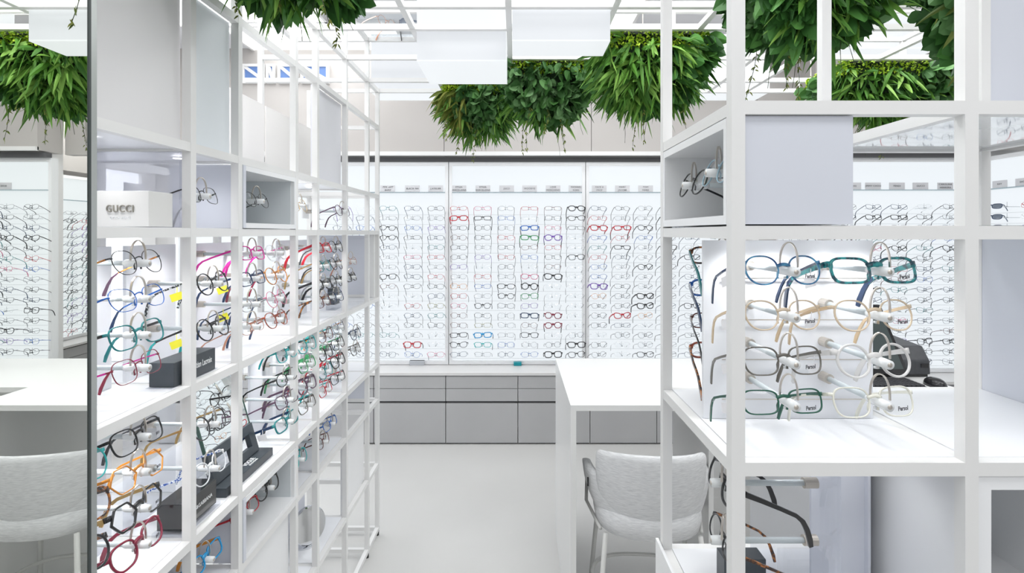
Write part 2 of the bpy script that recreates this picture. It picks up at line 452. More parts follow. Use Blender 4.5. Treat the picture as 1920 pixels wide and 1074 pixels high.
# transom window, high on the back wall at the left
for i, (x0, x1) in enumerate([(-2.12, -1.98), (-1.93, -1.90), (-1.84, -1.72), (-1.66, -1.48)]):
    w = struct('window_%d' % (i + 1), box(x0, x1, 4.185, 4.195, 2.79, 2.90), mat('sky_through_window', (.05, .12, .30), .3, emis=(.12, .20, .42), estr=.6))
    fr = MB(); fr.box(x0 - .02, x0, 4.17, 4.20, 2.77, 2.92); fr.box(x1, x1 + .02, 4.17, 4.20, 2.77, 2.92); fr.box(x0, x1, 4.17, 4.20, 2.77, 2.79); fr.box(x0, x1, 4.17, 4.20, 2.90, 2.92)
    fr.sweep([(x0, 4.178, 2.90), (x1, 4.178, 2.80)], [(-.004, -.012), (.004, -.012), (.004, .012), (-.004, .012)])
    fr.build('window_frame', WHITE, w)
struct('wall_left', box(-3.0, -2.9, -2.6, 4.3, 0, CEIL), WALLW)
for i in range(4):
    y0 = 1.0 + i * .8
    w = struct('window_%d' % (i + 5), box(-2.9, -2.895, y0, y0 + .7, .25, 2.05), WIN_GLOW)
    fr = MB()
    for a in ((y0 - .03, y0, .22, 2.08), (y0 + .7, y0 + .73, .22, 2.08)): fr.box(-2.90, -2.87, a[0], a[1], a[2], a[3])
    fr.box(-2.90, -2.87, y0, y0 + .7, .22, .25); fr.box(-2.90, -2.87, y0, y0 + .7, 2.05, 2.08); fr.box(-2.90, -2.875, y0, y0 + .7, 1.1, 1.13)
    fr.build('window_frame', WHITE, w)
# return of the back wall, passage and side room
struct('wall_passage', box(1.9, 1.95, YB - .02, 6.5, 0, CEIL), WALLW)
struct('wall_end', box(1.9, 4.1, 6.4, 6.5, 0, CEIL), WALLB)
struct('wall_right', box(3.75, 3.85, -2.6, 6.5, 0, CEIL), WALLW)
struct('wall_right_back', box(2.30, 3.9, 4.16, 4.26, 0, CEIL), WALLW)
struct('wall_side', box(3.24, 3.30, 4.26, 6.4, 0, CEIL), WALLB)
struct('trim_4', box(2.22, 3.55, 3.94, 4.16, 2.21, CEIL - .001), WALLB)
struct('trim_10', box(1.902, 2.218, 4.18, 4.26, 2.21, CEIL - .001), WALLB)
struct('trim_5', box(2.22, 3.55, 3.92, 3.95, 2.205, 2.235), WHITE)
struct('trim_6', box(2.20, 3.52, 3.99, 4.04, 2.165, 2.2), CAB_DK)
struct('trim_7', box(3.44, 3.75, 1.6, 3.94, 2.21, CEIL - .001), WALLB)
struct('trim_8', box(3.10, 3.24, 4.5, 6.3, 2.21, CEIL - .001), WALLB)

# ------------------------------------------------------------------ lit boards
ZB0, ZB1 = .545, 2.165
NROW = 16
ROWZ = [1.786 - .0765 * i for i in range(NROW)]           # rod height of each row
def board(origin, axis, width, wires, label, name='lit_display_board', cols=None, rowz=ROWZ):
    """axis 'x': board in XZ plane facing -Y, origin = left bottom; axis 'y': board in YZ plane facing -X"""
    ox, oy = origin
    def B(u0, u1, w0, w1, z0, z1, mb):   # u along the board, w out of the wall
        if axis == 'x': mb.box(ox + u0, ox + u1, oy - w1, oy - w0, z0, z1)
        else: mb.box(ox - w1, ox - w0, oy + u0, oy + u1, z0, z1)
        return mb
    root = empty(name, (ox, oy, ZB0)); tag(root, label, 'display board', 'backlit eyeglass boards')
    B(.028, width - .028, -.03, .0, ZB0 + .03, ZB1 - .03, MB()).build('lit_panel', BOARD_GLOW, root)
    for (u0, u1, z0, z1) in ((.003, .028, ZB0, ZB1), (width - .028, width - .003, ZB0, ZB1), (.028, width - .028, ZB0, ZB0 + .03), (.028, width - .028, ZB1 - .03, ZB1)):
        B(u0, u1, -.04, .02, z0, z1, MB()).build('frame_bar', WHITE_PANEL, root)
    B(.03, width - .03, .0, .03, 1.917, 1.925, MB()).build('sign_ledge', clear_mat('ledge_acrylic', (.6, .66, .68), .8) if 'ledge_acrylic' not in MATS else MATS['ledge_acrylic'], root)
    if wires:
        for i, z in enumerate(rowz):
            m = B(.03, width - .03, .022, .024, z - .045, z - .0435, MB())
            for c in (cols or []):
                B(c - .0012, c + .0012, .0, .10, z - .006, z - .003, m)
                B(c - .004, c + .004, .088, .112, z - .008, z + .001, m)
                B(c - .0008, c + .0008, .09, .092, z, z + .03, m)
            m.build('wire', mat('wire_grey', (.45, .48, .50), .4), root)
    return root
PW = 1.097
CW = PW / 6
cc = [CW * (i + .5) for i in range(6)]
X0 = -.533      # seam between the first and the middle board
board((X0 - 2 * PW, YB), 'x', PW, False, 'backlit white wall board at the far left, seen only through the shelving')
board((X0 - PW, YB), 'x', PW, True, 'backlit board of eyeglasses left of centre, partly behind the left shelving', cols=cc)
board((X0, YB), 'x', PW, True, 'backlit board of eyeglasses in the middle of the back wall', cols=cc)
board((X0 + PW, YB), 'x', PW, True, 'backlit board of eyeglasses on the back wall behind the desk', cols=cc)
RB = 2.19
board((RB, 4.05), 'x', 1.31, True, 'backlit board of eyeglasses at the right, above the computer', cols=[.085 + .19 * i for i in range(7)])
board((3.54, 2.2), 'y', 1.82, True, 'backlit board on the right side wall holding sunglasses', cols=[.1 + .18 * i for i in range(9)])
board((3.12, 4.75), 'y', 1.6, True, 'backlit board in the passage, seen only in the left mirror', cols=[.1 + .18 * i for i in range(8)])

# signs
def sign(lines, x, y, axis='x', label='', z=1.952, shear=0.0):
    w, h = .118, .052
    if axis == 'x':
        s = empty('sign_plate', (x, y, z - h / 2)); box(x - w / 2, x + w / 2, y, y + .003, z - h / 2, z + h / 2).build('card', SIGN, s); rot = (PI / 2, 0, 0); off = (0, -.0012)
    else:
        s = empty('sign_plate', (x, y, z - h / 2)); box(x, x + .003, y - w / 2, y + w / 2, z - h / 2, z + h / 2).build('card', SIGN, s); rot = (PI / 2, 0, -PI / 2); off = (-.0012, 0)
    tag(s, label, 'sign', 'grey name signs above the eyeglass columns')
    n = len(lines)
    for i, ln in enumerate(lines):
        zz = z + (.012 - .024 * i if n == 2 else 0)
        text(ln, .0185, INK, s, (x + off[0], y + off[1], zz), rot, extrude=.0002, shear=shear, spacing=1.12)
ys = YB - .018
SG = [(727, ('PDK ART', 'BARZ')), (773, ('BLACK FIN',)), (817, ('J.ATELIER',)), (860.5, ('ETNIA', 'BARCELONA')), (905.5, ('ETNIA', 'BARCELONA')), (950, ('JISCO',)),
      (993, ('WOODYS',)), (1037, ('LOVE', 'MOSCHINO')), (1080, ('MICHAEL', 'KORS')), (1123.5, ('FACE A', 'FACE')), (1167, ('MARC', 'JACOBS')), (1210.5, ('TOM', 'FORD')), (1254, ('TOM', 'FORD'))]
ORD = ['first', 'second', 'third', 'fourth', 'fifth', 'sixth', 'seventh', 'eighth', 'ninth', 'tenth', 'eleventh', 'twelfth', 'thirteenth', 'fourteenth', 'fifteenth', 'sixteenth']
SLAB = ['grey sign nearest the left shelving, two lines of slanted capitals', 'grey one-line sign second from the left shelving', 'grey one-line sign just left of the first board seam',
        'grey two-line sign just right of the first board seam', 'grey two-line sign second on the middle board', 'grey short one-line sign third on the middle board',
        'grey one-line sign fourth on the middle board, bold capitals', 'grey two-line sign fifth on the middle board', 'grey two-line sign last on the middle board beside the seam',
        'grey two-line sign first on the board above the desk', 'grey two-line sign second on the board above the desk', 'grey two-line sign third on the board above the desk',
        'grey sign cut off by the right shelving post']
for (px, ln), lb in zip(SG, SLAB):
    sign(ln, (px - 966) / 1000 * ys, ys, 'x', lb, shear=.25 if px in (727, 773, 1123.5) else 0)
for px, ln, lb in [(1600, ('BOSS',), 'grey sign cut off by the pale panel, first on the right board'), (1637, ('JIMMY CHOO',), 'grey one-line sign with long word on the right board'),
                   (1682, ('FENDI',), 'grey one-line sign in the middle of the right board'), (1726, ('GUCCI',), 'grey faint one-line sign on the right board'), (1772.5, ('CAROLINA', 'HERRERA'), 'grey two-line sign last on the right board beside the post')]:
    sign(ln, (px - 966) / 1000 * 4.03, 4.03, 'x', lb)
for y, ln, lb in [(3.87, ('RAY',), 'grey sign first on the right side wall board'), (3.69, ('DIOR',), 'grey sign at the right edge of the picture on the side wall board')]:
    sign(ln, 3.515, y, 'y', lb)

# ------------------------------------------------------------------ glasses on the boards
CODE = {'k': ('black', 'mid', 'black'), 'g': ('dark', 'thin', 'dark metal'), 's': ('silver', 'thin', 'silver metal'), 'x': ('crystal', 'x', 'clear rimless'),
        'n': ('navy', 'thin', 'navy'), 'b': ('blue', 'thin', 'thin blue'), 't': ('teal', 'thin', 'thin teal'), 'e': ('green', 'mid', 'green'), 'r': ('red', 'thin', 'thin red'),
        'p': ('pink', 'thin', 'thin pink'), 'v': ('purple', 'thin', 'thin violet'), 'm': ('brown', 'thin', 'dark brown'), 'o': ('orange', 'thin', 'amber'), 'y': ('olive', 'thin', 'olive gold'),
        'K': ('black', 'thick', 'bold black'), 'B': ('blue', 'thick', 'bold blue'), 'C': ('cyan', 'thick', 'bold sky blue'), 'T': ('turq', 'mid', 'turquoise'), 'R': ('red', 'thick', 'bold red'),
        'V': ('purple', 'thick', 'bold violet'), 'E': ('green', 'thick', 'bold green'), 'M': ('burgundy', 'thick', 'bold burgundy'), 'N': ('navy', 'thick', 'bold navy'), 'P': ('pink', 'mid', 'rose pink')}
SH = ['square', 'square', 'panto', 'cat', 'rect', 'wayfarer', 'panto', 'hex', 'wide']
COLS = {  # sixteen pairs per column, read off the photograph top to bottom
    640: 'vsnnsxsggsxsbtxn', 683: 'xnbgxsngsxbsgtgn',
    727: 'tskknsskmxxxstsn', 773: 'nsbgxpnngxrngsRb', 817: 'gsvntrsrgnytgxxp', 860: 'rRgmggvsorpmmkkn', 905: 'pkggsvxrbskgyCTs'[:15] + 'gs'[1],
    949: 'sbsrgrgskggssbn'[:9] + 'gkgsssbn'[1:], 993: 'rxBEmbxPKevNmks' + 'b', 1037: 'mgpVrgmKxxxMMxgK', 1081: 'KkgxxkxxxxxxxsKk',
    1123: 'nrRbtrbbVogggxgg', 1167: 'gsRrknssgggRngxx', 1210: 'sskbsskssKKoxgsk'[:15] + 'k', 1254: 'gkgskngsggngsgsg', 1298: 'gnsnskgnnskgngsn'}
rng = random.Random(7)
def place_board(px, codes, yb, yaw0, individual, where, scale=1.0, rows=range(16), group=None):
    out = []
    Y = yb
    x = (px - 966) / 1000 * Y
    for r in rows:
        c = codes[r % len(codes)]
        col, th, word = CODE[c]
        shp = SH[rng.randrange(9)]
        if c in 'BCTE': shp = 'rect'
        if c == 'K' and px == 993: shp = 'round'
        pitch = (31 if yb > 4 else 26) + rng.uniform(-5, 5) - (r * .9); yaw = yaw0 + rng.uniform(-4, 4)
        p = (x, Y, ROWZ[r] + .010)
        if individual:
            glasses(p, yaw, pitch, shp, col, col if rng.random() < .6 else 'dark', th, '%s eyeglasses, %s row down, %s' % (word, ORD[r], where), group, hi=False, tip='dark', roll=rng.uniform(-3, 3))
        else:
            out.append((p, yaw, pitch, shp, col, th))
    return out
YG = YB - .10
WHERE = {727: 'left board, column nearest the left shelving', 773: 'left board, second column from the shelving', 817: 'left board, column beside the first seam',
         860: 'middle board, first column', 905: 'middle board, second column', 949: 'middle board, third column', 993: 'middle board, fourth column', 1037: 'middle board, fifth column', 1081: 'middle board, last column',
         1123: 'board above the desk, first column', 1167: 'board above the desk, second column', 1210: 'board above the desk, third column'}
STUFF = []
for px, codes in COLS.items():
    assert len(codes) == 16, (px, len(codes))
    yaw0 = {1123: 7, 1167: 8, 1210: 9, 1254: 9, 1298: 9}.get(px, 0 if px != 1081 else 6)
    if px in WHERE: place_board(px, codes, YG, yaw0, True, WHERE[px], group='eyeglasses on the back wall boards')
    elif px < 727: STUFF += place_board(px, codes, YG, yaw0, False, '', rows=[0, 1, 2] + list(range(9, 16)))
    else: STUFF += place_board(px, codes, YG, yaw0, False, '')
RIGHTC = ['gsnkgrbsgnkgsbgn', 'sgnkgtpsngxskvgk', 'nkgtpngsknbgstnk', 'nkkgksrmtsxpsvbs', 'xgnstgnbngtnskgn', 'gsnbkgtsngxsmkgs', 'sgknbtgsxngkgsns']
for ci in range(7):
    X = RB + .085 + .19 * ci; px = 966 + X / 3.95 * 1000
    ind = ci in (4, 5)
    wh = {4: 'right board, second column from its right post', 5: 'right board, column beside the shelving post'}.get(ci, '')
    if ci == 0 or ci == 1 or ci == 2 or ci == 3 or ci == 6 or ind:
        STUFF += place_board(px, RIGHTC[ci], 3.95, 6, ind, wh, group='eyeglasses on the right board' if ind else None, rows=range(16))
for ci in range(9):       # side wall board (glasses face -X)
    y = 2.3 + .18 * ci
    for r in range(16):
        if ci == 8 and r < 3:
            continue
        c = rng.choice('gsnkgsrvnx'); STUFF.append(((3.44, y, ROWZ[r] + .01), -86, 27, SH[rng.randrange(9)], CODE[c][0], CODE[c][1]))
for ci in range(8):
    y = 4.85 + .18 * ci
    for r in range(16):
        c = rng.choice('gsnkgsrvntk'); STUFF.append(((3.02, y, ROWZ[r] + .01), -88, 27, SH[rng.randrange(9)], CODE[c][0], CODE[c][1]))
for r, lb in enumerate(['topmost dark sunglasses on the right side wall board', 'second dark sunglasses from the top, side wall board', 'third dark sunglasses on the side wall board, cut by the rail']):
    glasses((3.44, 3.86, ROWZ[r] + .01), -60, 30, 'wide', 'navy', 'navy', 'mid', lb, 'sunglasses on the right side wall board', hi=False, sun=True)
# the remaining, smallest pairs as one object
smb = {}
big = MB(); mats = []; midx = []
for (p, yaw, pitch, shp, col, th) in STUFF:
    fm, tms, lm, _, _ = glasses_meshes(shp, col, col, th, False, 'dark')
    M = Matrix.Translation(p) @ glasses_rot(yaw, pitch).to_matrix().to_4x4()
    if MATS[col] not in mats: mats.append(MATS[col])
    k = mats.index(MATS[col])
    for me in [fm] + tms:
        big.add([M @ v.co for v in me.vertices], [tuple(q.vertices) for q in me.polygons])
        midx += [k] * len(me.polygons)
me = bpy.data.meshes.new('distant_eyeglasses'); me.from_pydata(big.v, [], big.f)
for m in mats: me.materials.append(m)
me.polygons.foreach_set('material_index', midx)
o = bpy.data.objects.new('distant_eyeglasses', me); COL.objects.link(o)
tag(o, 'mass of small eyeglasses on the boards behind the shelving and along the right side wall', 'eyeglasses', kind='stuff')

# ------------------------------------------------------------------ base cabinets and worktops
def cabinet(x0, x1, yf, yb, label, group='grey drawer units under the lit boards'):
    c = empty('base_cabinet', ((x0 + x1) / 2, yb, 0)); tag(c, label, 'cabinet', group)
    box(x0 + .003, x1 - .003, yf + .02, yb, .0, .515).build('carcass', CAB_DK, c)
    for nm, z0, z1 in (('door', .012, .310), ('drawer', .327, .420), ('drawer', .424, .512)):
        o = box(x0 + .0025, x1 - .0025, yf, yf + .02, z0, z1).build(nm, CAB, c)
    box(x0 + .003, x1 - .003, yf + .004, yf + .02, .512, .522).build('top_rail', mat('cabinet_rail', (.34, .34, .345), .4), c)
xs = [-2.71, -2.16, -1.615, -1.07, -.525, .02, .565, 1.07, 1.61, 1.90]
cl = ['far left, hidden by the shelving', 'second from the left, behind the shelving', 'behind the left shelving', 'at the left shelving foot', 'fully visible in the middle of the aisle', 'just left of the white desk',
      'seen under the desk, first seam', 'seen under the desk, second seam', 'at the right end of the back wall']
for i in range(len(xs) - 1):
    cabinet(xs[i], xs[i + 1], YC, YB + .04, 'grey base cabinet, two drawers over a door, ' + cl[i])
def worktop(x0, x1, y0, y1, label):
    o = box(x0, x1, y0, y1, .523, .542).build('worktop', mat('worktop_pale', (.70, .69, .68), .3)); tag(o, label, 'worktop')
worktop(-2.71, 1.9, YC - .01, YB + .04, 'long pale worktop on the grey cabinets below the back wall boards')
xs2 = [2.2, 2.75, 3.3]
for i in range(2): cabinet(xs2[i], xs2[i + 1], 3.79, 4.08, 'grey base cabinet under the right board, %s' % ('left one' if i == 0 else 'right one beside the corner'))
worktop(2.2, 3.5, 3.78, 4.08, 'pale worktop under the right lit board')
# side wall base units
def cab_side(y0, y1, xf, xb, label):
    c = empty('base_cabinet', (xb, (y0 + y1) / 2, 0)); tag(c, label, 'cabinet', 'grey drawer units under the side boards')
    box(xf + .02, xb, y0 + .003, y1 - .003, 0, .515).build('carcass', CAB_DK, c)
    for nm, z0, z1 in (('door', .012, .310), ('drawer', .327, .420), ('drawer', .424, .512)):
        box(xf, xf + .02, y0 + .0025, y1 - .0025, z0, z1).build(nm, CAB, c)
for i in range(3): cab_side(2.2 + .52 * i, 2.2 + .52 * (i + 1), 3.30, 3.56, 'grey base cabinet below the sunglasses board, %s from the corner' % ['third', 'second', 'first'][i])
for i in range(3): cab_side(4.75 + .53 * i, 4.75 + .53 * (i + 1), 2.88, 3.14, 'grey base cabinet in the passage, %s, seen in the mirror' % ['near one', 'middle one', 'far one'][i])
o = box(3.29, 3.56, 2.2, 3.77, .523, .542).build('worktop', MATS['worktop_pale']); tag(o, 'pale worktop along the right side wall', 'worktop')
o = box(2.87, 3.14, 4.75, 6.34, .523, .542).build('worktop', MATS['worktop_pale']); tag(o, 'pale worktop in the passage seen in the mirror', 'worktop')
# little things on the ledge below the boards
o = box(-.845, -.725, 4.255, 4.30, .542, .575).build('card_holder', GREYSTONE, bevel=.002); tag(o, 'small grey block on the back worktop below the left board', 'card holder')
o = box(-.012, .050, 4.235, 4.27, .5425, .57).build('card_holder', TEAL_PL, bevel=.002); tag(o, 'small teal block on the back worktop below the middle board', 'card holder')

# ------------------------------------------------------------------ desk
desk = empty('desk', (1.05, 2.45, 0)); tag(desk, 'long white desk with solid side panel standing in front of the back cabinets', 'desk')
top = MB()
DX0, DX1, DY0, DY1, DZ = .215, 1.90, 2.07, 2.84, .93
top.box(DX0, .80, DY0, DY1, DZ - .022, DZ); top.box(.80, .95, DY0, 2.19, DZ - .022, DZ); top.box(.80, .95, 2.31, DY1, DZ - .022, DZ); top.box(.95, DX1, DY0, DY1, DZ - .022, DZ)
top.build('desktop', DESK_M, desk)
box(DX0, DX0 + .022, DY0, DY1, 0, DZ - .022).build('side_panel', DESK_M, desk)
box(DX1 - .022, DX1, DY0, DY1, 0, DZ - .022).build('side_panel', DESK_M, desk)
box(.80, DX1 - .03, 2.62, 2.645, .02, .84).build('modesty_panel', DESK_M, desk)
box(.78, .80, 2.15, 2.64, 0, DZ - .022).build('pedestal_panel', DESK_M, desk)

# stool
def stool(loc, yaw, label):
    s = empty('bar_stool', loc, (0, 0, math.radians(yaw))); tag(s, label, 'bar stool')
    # local: back towards -Y, sitter faces +Y
    def add_local(mb, name, m, sub=0, smooth=True, bevel=0):
        me = mesh_of(mb, name, m, smooth); o = inst(me, name, s)
        if bevel:
            b = o.modifiers.new('bevel', 'BEVEL'); b.width = bevel; b.segments = 3; b.limit_method = 'ANGLE'; b.angle_limit = math.radians(40)
        if sub:
            q = o.modifiers.new('subdivision', 'SUBSURF'); q.levels = sub; q.render_levels = sub
        return o
    R = .235
    # bucket shell: U in plan; t from -1 (left arm front) to 1
    def U(t, r=R):
        ang = -PI / 2 + t * 1.95
        if abs(t) <= .72:
            ang = -PI / 2 + t / .72 * (PI / 2)
            return (r * math.cos(ang), r * .85 * math.sin(ang))
        k = (abs(t) - .72) / .28
        return (math.copysign(r * (1 - .02 * k), t), .16 * k)
    N = 28; vs = []; fs = []; rows = 7
    def shell(z_lo, z_hi, r0f, thick, lean, tr):
        vs = []; fs = []
        ts = [tr * (-1 + 2 * i / N) for i in range(N + 1)]
        for side in (0, 1):
            for i, t in enumerate(ts):
                x, y = U(t, r0f(t) - side * thick)
                for j in range(rows):
                    v = j / (rows - 1)
                    z = z_lo(t) + (z_hi(t) - z_lo(t)) * v
                    k = 1 + lean * (v - .3) - .10 * (1 - v) ** 3
                    bul = .010 * math.sin(PI * v) * (1 if side == 0 else -1) * .6
                    vs.append((x * (k + bul / .24), y * (k + bul / .24), z))
        S = (N + 1) * rows
        for side in (0, 1):
            for i in range(N):
                for j in range(rows - 1):
                    a = side * S + i * rows + j
                    q = (a, a + 1, a + rows + 1, a + rows); fs.append(q if side else q[::-1])
        for i in range(N):
            for j in (0, rows - 1):
                a = i * rows + j; fs.append((a, a + rows, S + a + rows, S + a))
        for i in (0, N):
            for j in range(rows - 1):
                a = i * rows + j; fs.append((a, a + 1, S + a + 1, S + a))
        return MB().add(vs, fs)
    # arms / seat bucket
    low = lambda t: .475 + .11 * max(0, (abs(t) - .5) / .5)
    hi = lambda t: .60 + .07 * min(1, max(0, (abs(t) - .35) / .25)) - .05 * max(0, (abs(t) - .8) / .2)
    add_local(shell(low, hi, lambda t: .208 + .030 * max(0, min(1, (abs(t) - .35) / .4)), .03, .08, 1.0), 'arm_shell', FABRIC, sub=1)
    # back cushion, taller, wrapping only the back
    zl = lambda t: .51 + .03 * (abs(t) / .5) ** 3; zh = lambda t: .785 - .02 * (abs(t) / .5) ** 2
    add_local(shell(zl, zh, lambda t: .232, .034, .06, .50), 'backrest', FABRIC, sub=1)
    # seat: rounded pad
    seat = MB(); vs = []; n = 36
    for z, k in ((.455, .80), (.465, .90), (.50, .93), (.535, .92), (.55, .84), (.555, .5)):
        for i in range(n):
            a = 2 * PI * i / n; c, q = math.cos(a), math.sin(a)
            vs.append((k * .225 * math.copysign(abs(c) ** .8, c), .01 + k * .215 * math.copysign(abs(q) ** .8, q), z))
    L = 6
    fs = [(l * n + i, l * n + (i + 1) % n, (l + 1) * n + (i + 1) % n, (l + 1) * n + i) for l in range(L - 1) for i in range(n)] + [tuple(range(n))[::-1], tuple((L - 1) * n + i for i in range(n))]
    add_local(seat.add(vs, fs), 'seat', FABRIC)
    for sx, sy in ((-1, -1), (1, -1), (-1, 1), (1, 1)):
        topz = .47
        add_local(MB().tube([(sx * .175, sy * .145, topz), (sx * .215, sy * .19, .0)], .0095, 10), 'leg', STOOLMETAL)
    ring = []
    for i in range(32):
        a = 2 * PI * i / 32; c, q = math.cos(a), math.sin(a)
        ring.append((.212 * math.copysign(abs(c) ** .7, c), .185 * math.copysign(abs(q) ** .7, q), .20))
    add_local(MB().tube(ring, .008, 8, closed=True), 'footrest', STOOLMETAL)
    # arm rims
    add_local(MB().tube([(-.225, .15, .615), (-.232, .10, .47), (-.19, -.1, .462)], .007, 8), 'arm_rail', STOOLMETAL)
    add_local(MB().tube([(.225, .15, .615), (.232, .10, .47), (.19, -.1, .462)], .007, 8), 'arm_rail', STOOLMETAL)
    add_local(MB().box(-.2375, -.2325, -.052, -.044, .60, .632), 'fabric_label', BLACK_PL)
    return s
stool((.525, 2.14, 0), -4, 'light grey fabric bar stool with curved back and pale metal legs at the desk')

# things on the desk
pr = empty('receipt_printer', (1.83, 2.52, DZ)); tag(pr, 'dark grey boxy desktop printer on the white desk behind the right shelving', 'printer')
m = MB(); x0, x1, y0, y1, z0 = 1.66, 1.925, 2.47, 2.72, DZ
prof = [(y0, z0 + .012), (y0 + .004, z0 + .075), (y0 + .05, z0 + .135), (y1, z0 + .15), (y1, z0 + .012)]
n = len(prof)
m.add([(x0, a, b) for a, b in prof] + [(x1, a, b) for a, b in prof], [tuple(range(n)), tuple(range(n, 2 * n))[::-1]] + [(i, (i + 1) % n, n + (i + 1) % n, n + i) for i in range(n)])
m.build('body', PLAST_DK, pr, bevel=.006)
box(x0 + .01, x1 - .01, y0 + .006, y1 - .01, z0 + .0005, z0 + .014).build('base', BLACK_PL, pr)
box(x1 - .045, x1 - .012, y0 - .001, y0 + .006, z0 + .045, z0 + .062).build('port', BLACK_PL, pr)
mo = empty('monitor', (1.60, 2.50, DZ)); tag(mo, 'black tilted computer screen edge beside the printer on the desk', 'monitor')
m = MB(); a = math.radians(24)
def slab(x0, x1, t0, t1, h0, h1, yb=2.42):
    r = MB(); vs = []
    for x in (x0, x1):
        for tt, hh in ((t0, h0), (t1, h0), (t1, h1), (t0, h1)):
            vs.append((x - .0 + hh * -.22, yb + tt + hh * .30, DZ + .03 + hh))
    return r.add(vs, [(0, 1, 2, 3), (7, 6, 5, 4), (0, 4, 5, 1), (1, 5, 6, 2), (2, 6, 7, 3), (3, 7, 4, 0)])
slab(1.38, 1.785, 0, .02, 0, .30).build('bezel', BLACK_PL, mo)
slab(1.395, 1.77, -.002, .0, .02, .285).build('screen', mat('screen_glass', (.06, .08, .08), .08), mo)
box(1.46, 1.62, 2.42, 2.56, DZ, DZ + .012).build('foot', BLACK_PL, mo)
box(1.52, 1.56, 2.47, 2.50, DZ + .012, DZ + .10).build('stand', BLACK_PL, mo)
kb = empty('keyboard', (1.60, 2.33, DZ)); tag(kb, 'black computer keyboard on the white desk in front of the printer', 'keyboard')
box(1.36, 1.76, 2.27, 2.41, DZ, DZ + .012).build('case', BLACK_PL, kb, bevel=.003)
keys = MB()
for i in range(20):
    for j in range(6):
        keys.box(1.368 + i * .0193, 1.368 + i * .0193 + .0155, 2.278 + j * .0212, 2.278 + j * .0212 + .017, DZ + .012, DZ + .019)
kk = keys.build('keys', mat('key_grey', (.05, .05, .055), .5), kb)
ms = MB(); vs = []; n = 20; L = 6
for l in range(L):
    q = l / (L - 1) * PI / 2
    for i in range(n):
        t = 2 * PI * i / n
        vs.append((1.835 + .034 * math.cos(t) * math.cos(q) ** .6, 2.33 + .055 * math.sin(t) * math.cos(q) ** .6, DZ + .036 * math.sin(q)))
o = MB().add(vs, [(l * n + i, l * n + (i + 1) % n, (l + 1) * n + (i + 1) % n, (l + 1) * n + i) for l in range(L - 1) for i in range(n)] + [tuple(range(n))[::-1]]).build('computer_mouse', BLACK_PL, smooth=True)
tag(o, 'black computer mouse on the white desk right of the keyboard', 'mouse')
T = .010   # half of a square tube
# ------------------------------------------------------------------ left shelving
XF, XR = -.73, -1.09
YP = [.855, 1.194, 1.398, 1.76, 1.951, 2.286, 2.628, 2.824]
ZL = [.035, .375, .715, .905, 1.25, 1.60, 1.79, 2.155, 2.35]
ls = empty('shelving_unit', (XF, 1.8, 0)); tag(ls, 'tall white square-tube shelving unit along the left side, full of eyeglasses', 'shelving')
for i, y in enumerate(YP):
    zt = 2.54 if i in (5, 6) else 2.35
    box(XF - T, XF + T, y - T, y + T, .03, zt).build('post', WHITE, ls)
    box(XR - T, XR + T, y - T, y + T, .03, zt if y > 2.2 else 1.80).build('post', WHITE, ls)
    for x in (XF, XR):
        MB().tube([(x, y, 0), (x, y, .03)], .009, 12).build('foot', RUBBER, ls)
e = .0006
for z in ZL:
    for x in (XF, XR):
        if x == XR and z in (2.155, 2.35): continue
        box(x - T + e, x + T - e, YP[0] + T, YP[-1] - T, z - T, z + T).build('rail', WHITE, ls)
    for y in YP:
        if z == 2.155 and y < 2.8 or z == 2.35 and y < 2.2: continue
        box(XR + T, XF - T, y - T + e, y + T - e, z - T + e, z + T - e).build('cross_rail', WHITE, ls)
def plate(i0, i1, z, nm='shelf_board', m=SHELF):
    return box(XR + T, XF - T, YP[i0] + T, YP[i1] - T, z - .004, z + T + .001).build(nm, m, ls)
for i in range(7):
    if i < 6: plate(i, i + 1, 1.25)
    plate(i, i + 1, 1.60)
    if i in (2, 3, 4, 5, 6): plate(i, i + 1, .905)
    if i in (3, 4, 1, 0): plate(i, i + 1, .715)
    if i in (3, 4): plate(i, i + 1, .375)
plate(0, 1, .905); plate(1, 2, .905)
plate(6, 7, 1.25)
for i in (0, 1, 4): plate(i, i + 1, 1.79)
def vpanel(i, z0, z1, x=XF - .018, m=GREY_PANEL, nm='panel'):
    return box(x - .004, x + .004, YP[i] + T, YP[i + 1] - T, z0 + T, z1 - T).build(nm, m, ls)
vpanel(0, 1.79, 2.155, m=mat('pale_warm_grey_panel', (.74, .73, .735), .45)); vpanel(0, 2.155, 2.35, m=MATS['pale_warm_grey_panel'])
vpanel(1, 1.79, 2.155, m=mat('pale_blue_white_panel', (.78, .82, .85), .4))
vpanel(4, 1.79, 2.155, m=mat('light_lavender_panel', (.74, .74, .78), .45))
vpanel(2, .375, .715, m=WHITE_PANEL); vpanel(5, .375, .715, m=WHITE_PANEL)
XM = XF - .172
for i, z0, z1 in ((1, .715, .905), (1, .375, .715), (3, .715, .905), (4, .715, .905), (4, .375, .715), (3, .375, .715), (0, .375, .715), (0, .715, .905)): vpanel(i, z0, z1, x=XM)
for i in (4, 5, 6):
    box(XR + .012, XR + .018, YP[i] + T, YP[i + 1] - T, 1.80, 2.145).build('panel', mat('warm_white_panel', (.82, .80, .78), .5), ls)
for zz in (1.782,):  # added LED spots to brighten the narrow bays, no real fittings
    for i in (0, 1, 3, 4):
        y = (YP[i] + YP[i + 1]) / 2
        MB().tube([(XF - .09, y, zz - .003), (XF - .09, y, zz - .001)], .010, 14).build('led_spot', SPOT_GLOW, ls)
        ld = bpy.data.lights.new('led', 'SPOT'); ld.energy = .8; ld.spot_size = 2.5; ld.spot_blend = 1; ld.shadow_soft_size = .012
        lo = bpy.data.objects.new('led_light', ld); COL.objects.link(lo); lo.location = (XF - .09, y, zz - .007)
box(XR + .03, XF - .035, 2.795, 2.801, 1.275, 1.585).build('end_panel', GREY_PANEL, ls)
